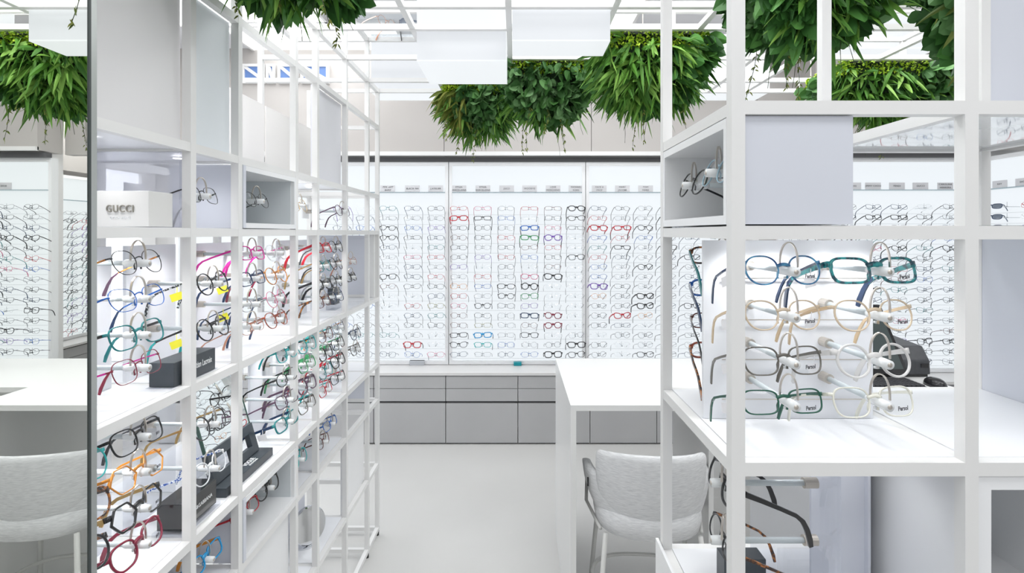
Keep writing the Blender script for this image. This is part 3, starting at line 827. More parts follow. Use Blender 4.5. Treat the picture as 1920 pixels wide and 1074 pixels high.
for q in ((XR + T, XF - T, 2.79, 2.81, 1.262, 1.275), (XF - .035, XF - T, 2.79, 2.81, 1.275, 1.59), (XR + T, XR + .03, 2.79, 2.81, 1.275, 1.59)): MB().box(*q).build('end_frame', WHITE, ls)
box(XR + .03, XF - .035, 2.795, 2.801, .73, .89).build('end_panel', GREY_PANEL, ls)
box(XR + .02, XF - .018, YP[1] - .006, YP[1] + .006, 1.60 + T, 1.79 - T).build('acrylic_divider', ACRYL_LAV, ls)
vpanel(0, 1.60, 1.79, x=XR + .02, m=ACRYL, nm='acrylic_panel')
# clear shelf in the upper lattice (glasses lie on it)
# LED spots under the 1.60 boards
for i, ny in ((0, 2), (1, 1), (2, 2), (3, 1), (4, 2)):
    for k in range(ny):
        y = YP[i] + (YP[i + 1] - YP[i]) * (k + 1) / (ny + 1)
        for z in (1.595, 1.245):
            o = MB().tube([(XF - .07, y, z - .003), (XF - .07, y, z + .001)], .012, 14).build('led_spot', SPOT_GLOW, ls)
            ld = bpy.data.lights.new('led', 'SPOT'); ld.energy = 1.5; ld.spot_size = 2.4; ld.spot_blend = 1; ld.shadow_soft_size = .012
            lo = bpy.data.objects.new('led_light', ld); COL.objects.link(lo); lo.location = (XF - .07, y, z - .008)

# ------------------------------------------------------------------ rods (presenter arms)
RMESH = {}
def rod(parent, base, direction, length=.175, name='presenter_rod'):
    """rod whose local +Y runs from the panel to the tip"""
    d = Vector(direction)
    ang = math.atan2(-d.x, d.y)
    if 'rod' not in RMESH:
        RMESH['rod'] = mesh_of(MB().tube([(0, 0, 0), (0, length - .045, 0)], .0048, 10), 'presenter_rod', ROD)
        RMESH['cap'] = mesh_of(MB().tube([(0, 0, 0), (0, .022, 0)], .0088, 14), 'cap', BEIGE, False)
        cl = MB().tube([(0, length - .05, 0), (0, length - .045, 0), (0, length - .012, 0), (0, length - .0, 0)], lambda i: (.0052, .0072, .0076, .0070)[i], 14)
        cl.tube([(0, length - .03, -.009), (0, length - .03, -.0125)], .004, 8)
        RMESH['clip'] = mesh_of(cl, 'nose_clip', PLASTIC)
        RMESH['eye'] = mesh_of(MB().tube([(0, length - .0005, 0), (0, length + .0006, 0)], .0036, 12), 'clip_socket', BEIGE)
        pts = []
        for i in range(17):
            a = PI * i / 16
            pts.append((.0098 * math.cos(a), length - .022 - .010 * math.sin(a) * 0 - .008 * math.cos(a), .006 + .038 * math.sin(a) ** .75))
        RMESH['loop'] = mesh_of(MB().sweep(pts, [(-.0009, -.0017), (.0009, -.0017), (.0009, .0017), (-.0009, .0017)], up=(0, 1, 0)), 'spring_loop', STEEL, False)
    r = inst(RMESH['rod'], name, parent, Vector(base) - wloc(parent), (0, 0, ang))
    for k, nm in (('cap', 'cap'), ('clip', 'nose_clip'), ('eye', 'clip_socket'), ('loop', 'spring_loop')):
        inst(RMESH[k], nm, r)
    return r

RZ = [1.541, 1.472, 1.402, 1.339]          # upper lit bays
RZ2 = [1.206, 1.138, 1.068, .998]
XPAN = XF - .155
def rod_panel_left(i, z0, z1, m, label, inset=0.02):
    p = box(XPAN - .004, XPAN + .004, YP[i] + T + inset, YP[i + 1] - T - inset, z0 + T + .002, z1 - T - .02).build('eyeglass_presenter', m)
    off = Vector((XPAN, (YP[i] + YP[i + 1]) / 2, z0 + T + .002))
    for v in p.data.vertices: v.co -= off
    p.location = off
    return tag(p, label, 'display panel', 'upright panels carrying presenter rods')

def gl_left(y, z, shape, fcol, tcol, thick, label, panel, yaw=89, pitch=20, **k):
    rod(panel, (XPAN + .004, y, z), (1, 0, 0), .175)
    glasses((XPAN + .004 + .155, y - .002, z + .0095), yaw + rng.uniform(-3, 3), pitch + rng.uniform(-3, 3), shape, fcol, tcol, thick, label, 'eyeglasses on the left shelving', roll=rng.uniform(-2, 2), scale=1.08, **k)

FROST = clear_mat('frosted_acrylic', (.95, .96, .98), .6, .05, .85)
pA = rod_panel_left(0, 1.25, 1.60, FROST, 'frosted upright panel in the upper bay next to the mirror')
gl_left(1.03, RZ[0], 'panto', 'dark', 'orangetort', 'thin', 'thin dark oval eyeglasses with gold patterned temples, top row beside the mirror', pA, tagc=YELLOW, tip='plum')
gl_left(1.03, RZ[1], 'wayfarer', 'blue', 'blue', 'thin', 'thin royal blue oval eyeglasses, second row beside the mirror', pA, tagc=YELLOW, tip='navy')
gl_left(1.03, RZ[2], 'square', 'teal', 'black', 'mid', 'dark petrol rectangular eyeglasses, third row beside the mirror', pA, tip='teal')
gl_left(1.03, RZ[3], 'square', 'burgundy', 'magenta', 'thin', 'thin wine red rounded eyeglasses with pink temple, fourth row beside the mirror', pA, tip='burgundy')
pB = rod_panel_left(1, 1.25, 1.60, FROST, 'frosted upright panel in the narrow upper bay', inset=.004)
gl_left(1.285, RZ[1] + .005, 'round', 'black', 'blacklace', 'mid', 'round black eyeglasses with black and white patterned temple, narrow upper bay', pB, tagc=YELLOW)
gl_left(1.285, RZ[3] + .03, 'round', 'black', 'black', 'mid', 'round black eyeglasses with glossy black temple above the charcoal name block', pB, tagc=YELLOW, tip='turq')
pC = rod_panel_left(2, 1.25, 1.60, FROST, 'frosted upright panel in the third upper bay')
CSPEC = [('rect', 'magenta', 'magenta', 'mid', 'magenta rectangular eyeglasses, top row left in third upper bay', 'panto', 'crystal', 'magenta', 'mid', 'clear framed eyeglasses with magenta temple tips, top row third upper bay', None, 'magenta'),
         ('rect', 'navy', 'navy', 'mid', 'navy eyeglasses with yellow tag, second row third upper bay', 'round', 'orangetort', 'orangetort', 'mid', 'round orange speckled eyeglasses in the third upper bay', YELLOW, 'burgundy'),
         ('oval', 'silver', 'navy', 'thin', 'silver thin eyeglasses with navy temple, third row third upper bay', 'round', 'pink', 'dark', 'thin', 'round thin pink eyeglasses, third row third upper bay', YELLOW, 'navy'),
         ('oval', 'rose', 'rose', 'thin', 'rose gold thin eyeglasses, bottom row third upper bay', 'panto', 'redtort', 'redtort', 'mid', 'red brown speckled rounded eyeglasses, bottom row third upper bay', None, 'navy')]
for r, (s1, f1, t1, k1, l1, s2, f2, t2, k2, l2, tg, tp) in enumerate(CSPEC):
    gl_left(1.475, RZ[r], s1, f1, t1, k1, l1, pC, tagc=tg)
    gl_left(1.625, RZ[r] - .004, s2, f2, t2, k2, l2, pC, tip=tp)
pE = rod_panel_left(4, 1.25, 1.60, FROST, 'frosted upright panel in the fifth upper bay')
ES = [('rect', 'red', 'red', 'thick', 'bold red rectangular eyeglasses, top row of the fifth upper bay', 'panto', 'black', 'dark', 'mid', 'black eyeglasses behind the bold red pair'),
      ('wayfarer', 'teal', 'gold', 'mid', 'dark green eyeglasses with golden temple, second row of the fifth upper bay', 'round', 'black', 'black', 'mid', 'round black eyeglasses, second row of the fifth upper bay'),
      ('rect', 'black', 'black', 'thick', 'wide black eyeglasses with gold round badge on the temple', 'round', 'black', 'silver', 'mid', 'round black eyeglasses with grey temple, third row of the fifth upper bay'),
      ('square', 'brown', 'tortoise', 'mid', 'brown eyeglasses with tortoiseshell temple, bottom row of the fifth upper bay', 'square', 'navy', 'black', 'mid', 'square navy eyeglasses, bottom row of the fifth upper bay')]
for r, (s1, f1, t1, k1, l1, s2, f2, t2, k2, l2) in enumerate(ES):
    gl_left(2.02, RZ[r], s1, f1, t1, k1, l1, pE, yaw=88)
    gl_left(2.165, RZ[r], s2, f2, t2, k2, l2, pE, yaw=88)
pF = rod_panel_left(5, 1.25, 1.60, ACRYL, 'clear upright panel in the sixth upper bay')
gl_left(2.36, RZ[1], 'oval', 'rose', 'rose', 'thin', 'thin rose gold eyeglasses alone in the sixth upper bay', pF, yaw=89)
gl_left(2.36, RZ[2], 'rect', 'black', 'black', 'thick', 'wide black eyeglasses with studded temple in the sixth upper bay', pF, yaw=89)

pG = rod_panel_left(0, .905, 1.25, ACRYL, 'clear upright panel in the lower bay next to the mirror')
gl_left(1.03, RZ2[0], 'square', 'black', 'black', 'mid', 'dark rectangular eyeglasses just under the shelf in the lower bay', pG, logo='JISCO')
gl_left(1.03, RZ2[1], 'hex', 'orange', 'orange', 'mid', 'amber orange angular eyeglasses in the lower bay', pG, logo='JISCO')
gl_left(1.03, RZ2[2], 'hex', 'black', 'gold', 'thick', 'black octagonal eyeglasses with gold temples in the lower bay', pG, logo='JISCO')
gl_left(1.03, RZ2[3], 'wayfarer', 'burgundy', 'burgundy', 'thick', 'burgundy acetate eyeglasses at the bottom of the lower bay', pG, logo='JISCO')
gl_left(.885, RZ2[0] - .005, 'round', 'turq', 'turq', 'mid', 'teal eyeglasses cut off by the mirror edge', pG)
gl_left(.885, RZ2[1] - .01, 'wayfarer', 'tortoise', 'tortoise', 'thick', 'tortoiseshell eyeglasses cut off by the mirror edge', pG)
gl_left(.885, RZ2[2] - .02, 'round', 'black', 'tortoise', 'thick', 'black eyeglasses cut off by the mirror edge, lowest of three', pG)
pH = rod_panel_left(1, .905, 1.25, ACRYL, 'clear upright panel in the narrow lower bay', inset=.004)
gl_left(1.272, RZ2[1] + .005, 'round', 'dark', 'gold', 'mid', 'dark round eyeglasses with gold temple in front of the tilted mirror', pH)
gl_left(1.272, RZ2[2] - .03, 'panto', 'white', 'bluelace', 'mid', 'white eyeglasses with blue and white patterned temples above the black block', pH)
pI = rod_panel_left(3, .905, 1.25, FROST, 'frosted upright panel in the fourth lower bay', inset=.004)
pJ = rod_panel_left(4, .905, 1.25, FROST, 'frosted upright panel in the fifth lower bay')
LS = [('wayfarer', 'turq', 'black', 'mid', 'turquoise eyeglasses', 'wayfarer', 'brown', 'turq', 'mid', 'brown eyeglasses', 'panto', 'navy', 'orange', 'thin', 'thin blue eyeglasses'),
      ('rect', 'green', 'green', 'mid', 'olive green eyeglasses', 'square', 'black', 'green', 'thick', 'black eyeglasses with green temple', 'square', 'black', 'green', 'mid', 'slim black eyeglasses with bright green temple'),
      ('square', 'plum', 'plum', 'thick', 'plum eyeglasses', 'panto', 'teal', 'red', 'mid', 'petrol eyeglasses with red temple', 'square', 'black', 'red', 'thick', 'black eyeglasses with red temple'),
      ('rect', 'taupe', 'black', 'mid', 'brown grey eyeglasses', 'rect', 'red', 'turq', 'mid', 'red eyeglasses with turquoise temple', 'rect', 'black', 'red', 'mid', 'slim black eyeglasses with red inner temple')]
for r, q in enumerate(LS):
    rn = ['top', 'second', 'third', 'bottom'][r]
    gl_left(1.865, RZ2[r], q[0], q[1], q[2], q[3], q[4] + ' in the fourth lower bay, %s row' % rn, pI, yaw=89)
    gl_left(2.045, RZ2[r], q[5], q[6], q[7], q[8], q[9] + ' in the fifth lower bay, %s row left' % rn, pJ, yaw=89, tagc=PAPER)
    gl_left(2.19, RZ2[r] + .006, q[10], q[11], q[12], q[13], q[14] + ' in the fifth lower bay, %s row right' % rn, pJ, yaw=89, tagc=PAPER)
pK = rod_panel_left(2, .905, 1.25, ACRYL, 'clear upright panel in the third lower bay behind the tilted mirror')
gl_left(1.70, RZ2[0] + .01, 'square', 'turq', 'turq', 'mid', 'teal eyeglasses at the top of the third lower bay', pK, yaw=89)
gl_left(1.70, RZ2[1], 'oval', 'black', 'black', 'mid', 'black slim eyeglasses on the second row of the third lower bay', pK, yaw=89)
gl_left(1.70, RZ2[2] + .0, 'rect', 'plum', 'plum', 'mid', 'plum slim eyeglasses on the third row of the third lower bay', pK, yaw=89)
gl_left(1.70, RZ2[3] + .0, 'rect', 'teal', 'navy', 'thick', 'large petrol blue eyeglasses low in the third lower bay', pK, yaw=89, tagc=PAPER)
pL = rod_panel_left(5, .905, 1.25, ACRYL, 'clear upright panel in the sixth lower bay')
gl_left(2.43, RZ2[1], 'square', 'navy', 'navy', 'mid', 'navy eyeglasses on the upper rod of the sixth lower bay', pL, yaw=89)
gl_left(2.43, RZ2[2], 'square', 'taupe', 'taupe', 'mid', 'grey brown eyeglasses on the lower rod of the sixth lower bay', pL, yaw=89)

# narrow cells: single pairs on small presenters
def single(y, z, cellpanel_label, *spec, **k):
    p = box(XF - .166, XF - .160, y - .03, y + .03, z - .03, z + .03).build('eyeglass_presenter', WHITE_PANEL)
    off = Vector((XF - .163, y, z - .03))
    for v in p.data.vertices: v.co -= off
    p.location = off; tag(p, cellpanel_label, 'display panel', 'small plates carrying one presenter rod')
    rod(p, (XF - .160, y, z), (1, 0, 0))
    glasses((XF - .160 + .155, y, z + .0095), k.pop('yaw', 88), k.pop('pitch', 20), *spec, 'eyeglasses on the left shelving', **k)
single(1.25, 1.685, 'small plate behind the black square eyeglasses', 'square', 'black', 'black', 'thin', 'thin black square eyeglasses in the narrow bay right of the white name block', tagc=PAPER)
single(1.815, 1.69, 'small plate in the fourth narrow bay', 'round', 'gold', 'dark', 'thin', 'thin gold eyeglasses half hidden behind a post in the fourth bay')
single(2.27, 1.69, 'small plate in the fifth narrow bay', 'round', 'plum', 'plum', 'mid', 'round purple brown eyeglasses in the fifth narrow bay', yaw=80)
single(1.265, .825, 'small plate in the narrow bay below the black block', 'rect', 'cyan', 'orange', 'thick', 'bright blue eyeglasses below the black name block', tip='orange')
single(1.81, .83, 'small plate behind the turquoise eyeglasses', 'panto', 'turq', 'turq', 'mid', 'turquoise eyeglasses alone in the fourth narrow lower bay')
single(2.12, .84, 'small plate behind the royal blue eyeglasses', 'rect', 'blue', 'blue', 'mid', 'royal blue eyeglasses alone in the fifth narrow lower bay')
single(2.04, .80, 'small plate behind the brown eyeglasses low in the fifth bay', 'panto', 'brown', 'brown', 'mid', 'dark brown eyeglasses low in the fifth narrow lower bay', scale=.9)

# inset display boxes of the left shelving (open towards the aisle)
def box_left(i, z0, z1, label, inner=BOXIN):
    c = empty('display_box', (XF, (YP[i] + YP[i + 1]) / 2, z0 + T)); tag(c, label, 'display box', 'white inset boxes')
    y0, y1 = YP[i] + T + .001, YP[i + 1] - T - .001; a, b = z0 + T + .002, z1 - T - .001; x0, x1 = XF - .185, XF + .012; w = .014
    for q in ((x0, x1, y0, y0 + w, a, b), (x0, x1, y1 - w, y1, a, b), (x0, x1, y0 + w, y1 - w, a, a + w), (x0, x1, y0 + w, y1 - w, b - w, b)):
        MB().box(*q).build('side_board', WHITE_PANEL if q[2] != y0 or q[3] != y0 + w else GREY_PANEL, c)
    box(x0, x0 + .01, y0 + w, y1 - w, a + w, b - w).build('back_board', inner, c)
    for q in ((x0 + .01, x1 - .012, y0 + w, y0 + w + .002, a + w, b - w), (x0 + .01, x1 - .012, y1 - w - .002, y1 - w, a + w, b - w)):
        MB().box(*q).build('lining', inner, c)
    return c
box_left(2, 1.60, 1.79, 'white open display box with one pair of eyeglasses at eye level')
box_left(2, .715, .905, 'white open display box low down with black and red eyeglasses')
single_g = dict(hi=True)
def box_glasses(y, z, label, shape, f, t, th, dx=.02, yaw=86, **k):
    p = MB().box(XF - .174, XF - .168, y - .02, y + .02, z - .02, z + .02).build('eyeglass_presenter', WHITE_PANEL)
    off = Vector((XF - .171, y, z - .02))
    for v in p.data.vertices: v.co -= off
    p.location = off; tag(p, 'small plate holding the ' + label, 'display panel', 'small plates carrying one presenter rod')
    rod(p, (XF - .168, y, z), (1, 0, 0))
    glasses((XF - .168 + .155, y, z + .0095), yaw, 20, shape, f, t, th, label, 'eyeglasses on the left shelving', **k)
box_glasses(1.535, 1.69, 'thin black eyeglasses inside the eye-level white box', 'panto', 'dark', 'black', 'thin', tagc=PAPER)
box_glasses(1.60, .835, 'black eyeglasses inside the low white box', 'panto', 'black', 'black', 'thick', tagc=PAPER)
box_glasses(1.47, .83, 'red eyeglasses inside the low white box', 'rect', 'red', 'red', 'mid')

# name blocks
gb = empty('name_block', (-.80, 1.10, 1.611)); tag(gb, 'white block with raised metal capitals on the left shelving', 'name block')
box(-.868, -.745, 1.085, 1.16, 1.612, 1.685).build('block', mat('warm_white_block', (.72, .715, .70), .35), gb, bevel=.001)
text('GUCCI', .021, SILVERINK, gb, (-.803, 1.0835, 1.648), (PI / 2, 0, 0), extrude=.0015, spacing=1.15, width=.055)
text('OPTICAL FRAMES', .008, WHITEINK, gb, (-.803, 1.0845, 1.630), (PI / 2, 0, 0), extrude=.0004, width=.042)
cb = empty('name_block', (-.76, 1.24, 1.262)); tag(cb, 'charcoal block with a white serif name on the shelf', 'name block')
box(-.80, -.745, 1.165, 1.325, 1.2625, 1.315).build('block', CHARCOAL, cb, bevel=.001)
box(-.801, -.744, 1.155, 1.335, 1.2612, 1.2624).build('acrylic_foot', ACRYL, cb)
text('Christian Lacroix', .021, WHITEINK, cb, (-.7442, 1.262, 1.290), (PI / 2, 0, PI / 2), extrude=.0004, width=.092)
db = empty('name_block', (-.77, 1.27, .917)); tag(db, 'glossy black block with white capitals low on the left shelving', 'name block')
box(-.81, -.748, 1.205, 1.335, .925, .985).build('block', BLACKG, db, bevel=.001)
box(-.815, -.743, 1.195, 1.345, .9165, .9245).build('acrylic_foot', ACRYL, db)
text('DOLCE&GABBANA', .013, WHITEINK, db, (-.7472, 1.262, .955), (PI / 2, 0, PI / 2), extrude=.0003, width=.105)
sb = empty('name_block', (-.80, 2.45, 1.262)); tag(sb, 'small dark upright block in the sixth upper bay', 'name block')
box(-.82, -.79, 2.33, 2.40, 1.285, 1.355).build('block', CHARCOAL, sb, bevel=.001)
box(-.825, -.785, 2.325, 2.405, 1.2615, 1.2845).build('acrylic_foot', ACRYL, sb)
pb = empty('name_block', (-.80, 2.46, .917)); tag(pb, 'small clear and cream stand on the sixth lower shelf', 'name block')
box(-.83, -.80, 2.44, 2.49, .917, .985).build('block', ACRYL, pb)
box(-.835, -.831, 2.44, 2.49, .93, .985).build('insert_card', mat('cream_card', (.75, .70, .60), .6), pb)

# tilted counter mirror with charcoal frame
tm = empty('tabletop_mirror', (-.80, 1.50, .917), (0, 0, 0)); tag(tm, 'tilted rectangular mirror on a charcoal stand low on the left shelving', 'mirror')
box(-.80, -.745, 1.375, 1.64, .9165, .940).build('base', CHARCOAL, tm, bevel=.001)
text('VOGUE', .020, WHITEINK, tm, (-.766, 1.535, .9405), (0, 0, PI / 2), extrude=.0004, width=.055)
text('EYEWEAR', .008, WHITEINK, tm, (-.753, 1.535, .9405), (0, 0, PI / 2), extrude=.0004, width=.045)
def lean(mb):   # x = thickness, y, z' along the leaning plane -> lean back towards -X
    a = math.radians(16)
    vs = []
    for (x, y, z) in mb.v:
        vs.append((-.785 + x * math.cos(a) - z * math.sin(a), y, .9405 + x * math.sin(a) + z * math.cos(a)))
    mb.v = vs; return mb
y0, y1 = 1.385, 1.62
fr = MB(); fr.box(-.008, .008, y0, y1, 0, .022); fr.box(-.008, .008, y0, y1, .06, .085)
fr.box(-.008, .008, y0, y0 + .03, .022, .06); fr.box(-.008, .008, y1 - .03, y1, .022, .06); fr.box(-.008, .008, (y0 + y1) / 2 - .012, (y0 + y1) / 2 + .012, .022, .06)
lean(fr).build('stand_frame', CHARCOAL, tm)
lean(MB().box(-.003, .003, y0 + .005, y1 - .005, .085, .275)).build('mirror_glass', MIRROR2, tm)
ed = MB(); ed.box(-.004, .004, y0 + .001, y0 + .005, .085, .279); ed.box(-.004, .004, y1 - .005, y1 - .001, .085, .279); ed.box(-.004, .004, y0 + .005, y1 - .005, .275, .279)
lean(ed).build('edge', mat('green_glass_edge', (.03, .07, .055), .2), tm)

# round chrome mirror
rm = empty('round_mirror', (-.81, 2.07, .386)); tag(rm, 'round polished mirror disc on the low shelf of the left unit', 'mirror')
a = math.radians(12); pts0 = []; n = 48; R0 = .072; cz = .386 + .078
disc = MB(); vs = []
for k, (rr, dx) in enumerate(((R0, -.006), (R0, .002), (R0 * .95, .006))):
    for i in range(n):
        t = 2 * PI * i / n; y, z = rr * math.cos(t), rr * math.sin(t)
        X, Y2 = dx, y
        b = math.radians(-35)
        vs.append((-.80 + X * math.cos(b) - Y2 * math.sin(b) - z * math.sin(a) * .6, 2.07 + X * math.sin(b) + Y2 * math.cos(b), cz + z))
disc.add(vs, [(k * n + i, k * n + (i + 1) % n, (k + 1) * n + (i + 1) % n, (k + 1) * n + i) for k in range(2) for i in range(n)] + [tuple(range(n))[::-1], tuple(2 * n + i for i in range(n))])
disc.build('disc', CHROME, rm)
MB().tube([(-.82, 2.08, .386), (-.82, 2.08, .393)], .045, 24).build('foot', CHROME, rm)

# ------------------------------------------------------------------ big wall mirror on the left edge
mm = empty('standing_mirror', (-.68, .4, 0)); tag(mm, 'tall mirror panel at the left edge reflecting the desk and stool', 'mirror')
box(-.656, -.655, -.4, .822, .02, 2.7).build('mirror_glass', MIRRORM, mm)
box(-.705, -.6562, -.4, .8225, .02, 2.7).build('backing', ALU, mm)
box(-.705, -.654, .8225, .834, .02, 2.7).build('edge_trim', ALU, mm)
box(-.6562, -.6535, .818, .8222, .02, 2.7).build('dark_seal', DKEDGE, mm)

# ------------------------------------------------------------------ right shelving
Y1, Y2 = .798, 1.165
RX = [.330, .675, 1.020]
rs = empty('shelving_unit', (.675, .98, 0)); tag(rs, 'white square-tube shelving unit in the right foreground', 'shelving')
for x in RX:
    for y in (Y1, Y2):
        zb = .905 if x == RX[0] else .03
        box(x - T, x + T, y - T, y + T, .03, 2.35).build('post', WHITE, rs)
for x in RX:
    for y in (Y1, Y2): MB().tube([(x, y, 0), (x, y, .03)], .009, 12).build('foot', RUBBER, rs)
for z in (1.25, 1.60, 1.785, .905, .035):
    for y in (Y1, Y2):
        for a, b in ((RX[0], RX[1]), (RX[1], RX[2])):
            box(a + T, b - T, y - T, y + T, z - T, z + T).build('rail', WHITE, rs)
    for x in RX:
        box(x - T + e, x + T - e, Y1 + T, Y2 - T, z - T + e, z + T - e).build('cross_rail', WHITE, rs)
for x in RX[:2]:
    pass
def rplate(k, z, m=SHELF, nm='shelf_board'):
    return box(RX[k] + T, RX[k + 1] - T, Y1 + T, Y2 - T, z - .004, z + T + .001).build(nm, m, rs)
rplate(0, 1.25); rplate(1, 1.25); rplate(0, 1.60); rplate(1, 1.60, m=clear_mat('glass_shelf', (.93, .95, .96), 1.0), nm='glass_shelf')
GLOSS = mat('high_gloss_white', (.80, .82, .84), .03, coat=1.0, spec=0.8)
rplate(1, 1.785, m=GLOSS, nm='gloss_top_board')
rplate(0, .905); rplate(1, .905)
box(RX[0] + T, RX[1] - T, Y2 - .004, Y2 + .004, 1.61, 1.775).build('glass_pane', ACRYL, rs)
# panels
box(RX[2] - T + .001, RX[2] - T + .006, Y1 + T, Y2 - T, 1.26, 1.59).build('side_panel', GREY_PANEL, rs)
box(RX[2] + T + .002, RX[2] + .30, Y2 - .004, Y2 + .004, 1.795, 2.34).build('panel', GREY_PANEL, rs)
box(.655, .660, .99, Y2 - T, .915, 1.24).build('panel', GREY_PANEL, rs)
box(.555, .660, 1.0, 1.006, .915, 1.24).build('panel', GREY_PANEL, rs)
# lower right cupboard box
lb = empty('display_box', (.85, .98, .917)); tag(lb, 'white framed box with pale glass front in the lower right corner', 'display box')
for q in ((RX[1] + .012, RX[1] + .032, Y1 - .006, Y2 - .014, .918, 1.238), (RX[2] - .032, RX[2] - .012, Y1 - .006, Y2 - .014, .918, 1.238), (RX[1] + .032, RX[2] - .032, Y1 - .006, Y2 - .014, .918, .938), (RX[1] + .032, RX[2] - .032, Y1 - .006, Y2 - .014, 1.218, 1.238)):
    MB().box(*q).build('side_board', WHITE_PANEL, lb)
box(RX[1] + .032, RX[2] - .032, Y2 - .03, Y2 - .02, .938, 1.218).build('back_board', BOXIN, lb)
# plinth cabinet below
pc = empty('plinth_cabinet', (.67, .98, .06)); tag(pc, 'white low cabinet filling the bottom of the right shelving', 'cabinet')
box(.312, .318, Y1 - .01, Y2 + .02, .06, .922).build('side_panel', WHITE_PANEL, pc)
box(RX[0] + T + .001, RX[2] - T - .001, Y1 + T + .001, Y2 - T - .001, .06, .893).build('body', WHITE_PANEL, pc)
# LED spots
for x in (.40, .47, .56, .62):
    MB().tube([(x, .93, 1.592), (x, .93, 1.597)], .011, 14).build('led_spot', SPOT_GLOW, rs)
    ld = bpy.data.lights.new('led', 'SPOT'); ld.energy = .8; ld.spot_size = 2.5; ld.spot_blend = 1; ld.shadow_soft_size = .012
    lo = bpy.data.objects.new('led_light', ld); COL.objects.link(lo); lo.location = (x, .925, 1.585)

for x in (.47, .60, .85):  # added LED spots, hidden by the rail, to brighten the lower bay
    MB().tube([(x, .93, 1.242), (x, .93, 1.245)], .011, 14).build('led_spot', SPOT_GLOW, rs)
    ld = bpy.data.lights.new('led', 'SPOT'); ld.energy = .28; ld.spot_size = 2.5; ld.spot_blend = 1; ld.shadow_soft_size = .012
    lo = bpy.data.objects.new('led_light', ld); COL.objects.link(lo); lo.location = (x, .925, 1.236)
# main presenter panel
PY = .972
pm = box(.343, .652, PY, PY + .008, 1.2615, 1.586).build('eyeglass_presenter', mat('white_presenter_panel', (.80, .815, .85), .35))
off = Vector((.4975, PY, 1.2615))
for v in pm.data.vertices: v.co -= off
pm.location = off
tag(pm, 'white upright panel with eight presenter rods in the right foreground', 'display panel')
for z in (1.517, 1.442, 1.370, 1.298):
    box(.375, .64, PY - .006, PY - .004, z - .0008, z + .0008).build('thin_rail', STEEL, pm)
    for x in (.36, .62): pass
RC = [.420, .560]
def gl_right(x, z, yaw, shape, f, t, th, label, **k):
    rod(pm, (x, PY, z), (0, -1, 0))
    glasses((x - .008, PY - .152, z + .0075), yaw, k.pop('pitch', 17), shape, f, t, th, label, 'eyeglasses on the right presenter panel', scale=k.pop('scale', 1.0), **k)
gl_right(RC[0], RZ[0], 5, 'panto', 'bluefade', 'navy', 'mid', 'translucent blue eyeglasses, top left on the white presenter panel', tagc=PAPER, logo='Persol')
gl_right(RC[1], RZ[0], 5, 'rect', 'tealtort', 'tealtort', 'thick', 'turquoise marbled thick eyeglasses, top right on the presenter panel', tagc=PAPER, logo='Persol', scale=1.06, tip='navy')
gl_right(RC[0], RZ[1], 5, 'panto', 'beigehi', 'beige', 'mid', 'clear beige eyeglasses, second row left on the presenter panel', tagc=PAPER, logo='Persol')
gl_right(RC[1], RZ[1], 5, 'panto', 'beigehi', 'beige', 'mid', 'clear beige eyeglasses with brown temple, second row right on the presenter panel', tagc=PAPER, logo='Persol', scale=1.05)
gl_right(RC[0], RZ[2], 5, 'square', 'taupe', 'taupe', 'mid', 'dark grey rectangular eyeglasses, third row left on the presenter panel', tagc=PAPER, logo='Persol')
gl_right(RC[1], RZ[2], 5, 'round', 'crystalhi', 'crystalhi', 'thick', 'clear round eyeglasses, third row right on the presenter panel', tagc=PAPER)
gl_right(RC[0], RZ[3], 5, 'rect', 'deepgreen', 'deepgreen', 'mid', 'bottle green rectangular eyeglasses, bottom left on the presenter panel', tagc=PAPER, logo='Persol')
gl_right(RC[1], RZ[3], 5, 'square', 'cream', 'cream', 'mid', 'cream white eyeglasses, bottom right on the presenter panel', logo='Persol', scale=1.04)
for r, (f, t, th, lb_) in enumerate([('tortoise', 'teal', 'thick', 'green and tortoise eyeglasses on the far side of the presenter panel, top'), ('blue', 'navy', 'thick', 'blue eyeglasses on the far side of the presenter panel, second'),
                                      ('brown', 'black', 'mid', 'dark brown eyeglasses on the far side of the presenter panel, third'), ('redtort', 'tortoise', 'thick', 'orange tortoise eyeglasses on the far side of the presenter panel, lowest')]):
    rod(pm, (.44, PY + .008, RZ[r] + .004), (0, 1, 0))
    glasses((.44, PY + .16, RZ[r] + .017), 180 - 8, 20, 'rect', f, t, th, lb_, 'eyeglasses on the far side of the right panel')
# upper left box of the right shelving, open towards the aisle
rb = empty('display_box', (.41, .98, 1.612)); tag(rb, 'white open box at the upper left of the right shelving', 'display box')
y0, y1 = Y1 - T, Y2 + T; a, b = 1.6125, 1.7735; x0, x1 = RX[0] - T, .503; w = .014
box(x0, x1, Y1 + T + .001, Y1 + T + .012, a, b).build('side_board', WHITE_PANEL, rb)
box(RX[0] + T + .002, .503, Y1 - .004, Y1 + T, a, b).build('front_panel', GREY_PANEL, rb)
box(x0, x1, Y2 - T - .012, Y2 - T - .001, a, b).build('side_board', WHITE_PANEL, rb)
box(x0, x1, Y1 + T + .012, Y2 - T - .012, a, a + w).build('side_board', WHITE_PANEL, rb)
box(x0, x1, Y1 + T + .012, Y2 - T - .012, b - w, b).build('side_board', WHITE_PANEL, rb)
box(x1 - .008, x1, Y1 + T + .012, Y2 - T - .012, a + w, b - w).build('back_board', BOXIN, rb)
def gl_facing_left(y, z, xb, shape, f, t, th, label, parent, yaw=-90, **k):
    rod(parent, (xb, y, z), (-1, 0, 0), .175)
    glasses((xb - .155, y, z + .0095), yaw, 20, shape, f, t, th, label, 'eyeglasses facing the aisle on the right shelving', **k)
gl_facing_left(1.02, 1.69, .495, 'round', 'black', 'black', 'mid', 'round black eyeglasses in the upper left box of the right shelving', rb, yaw=-86)
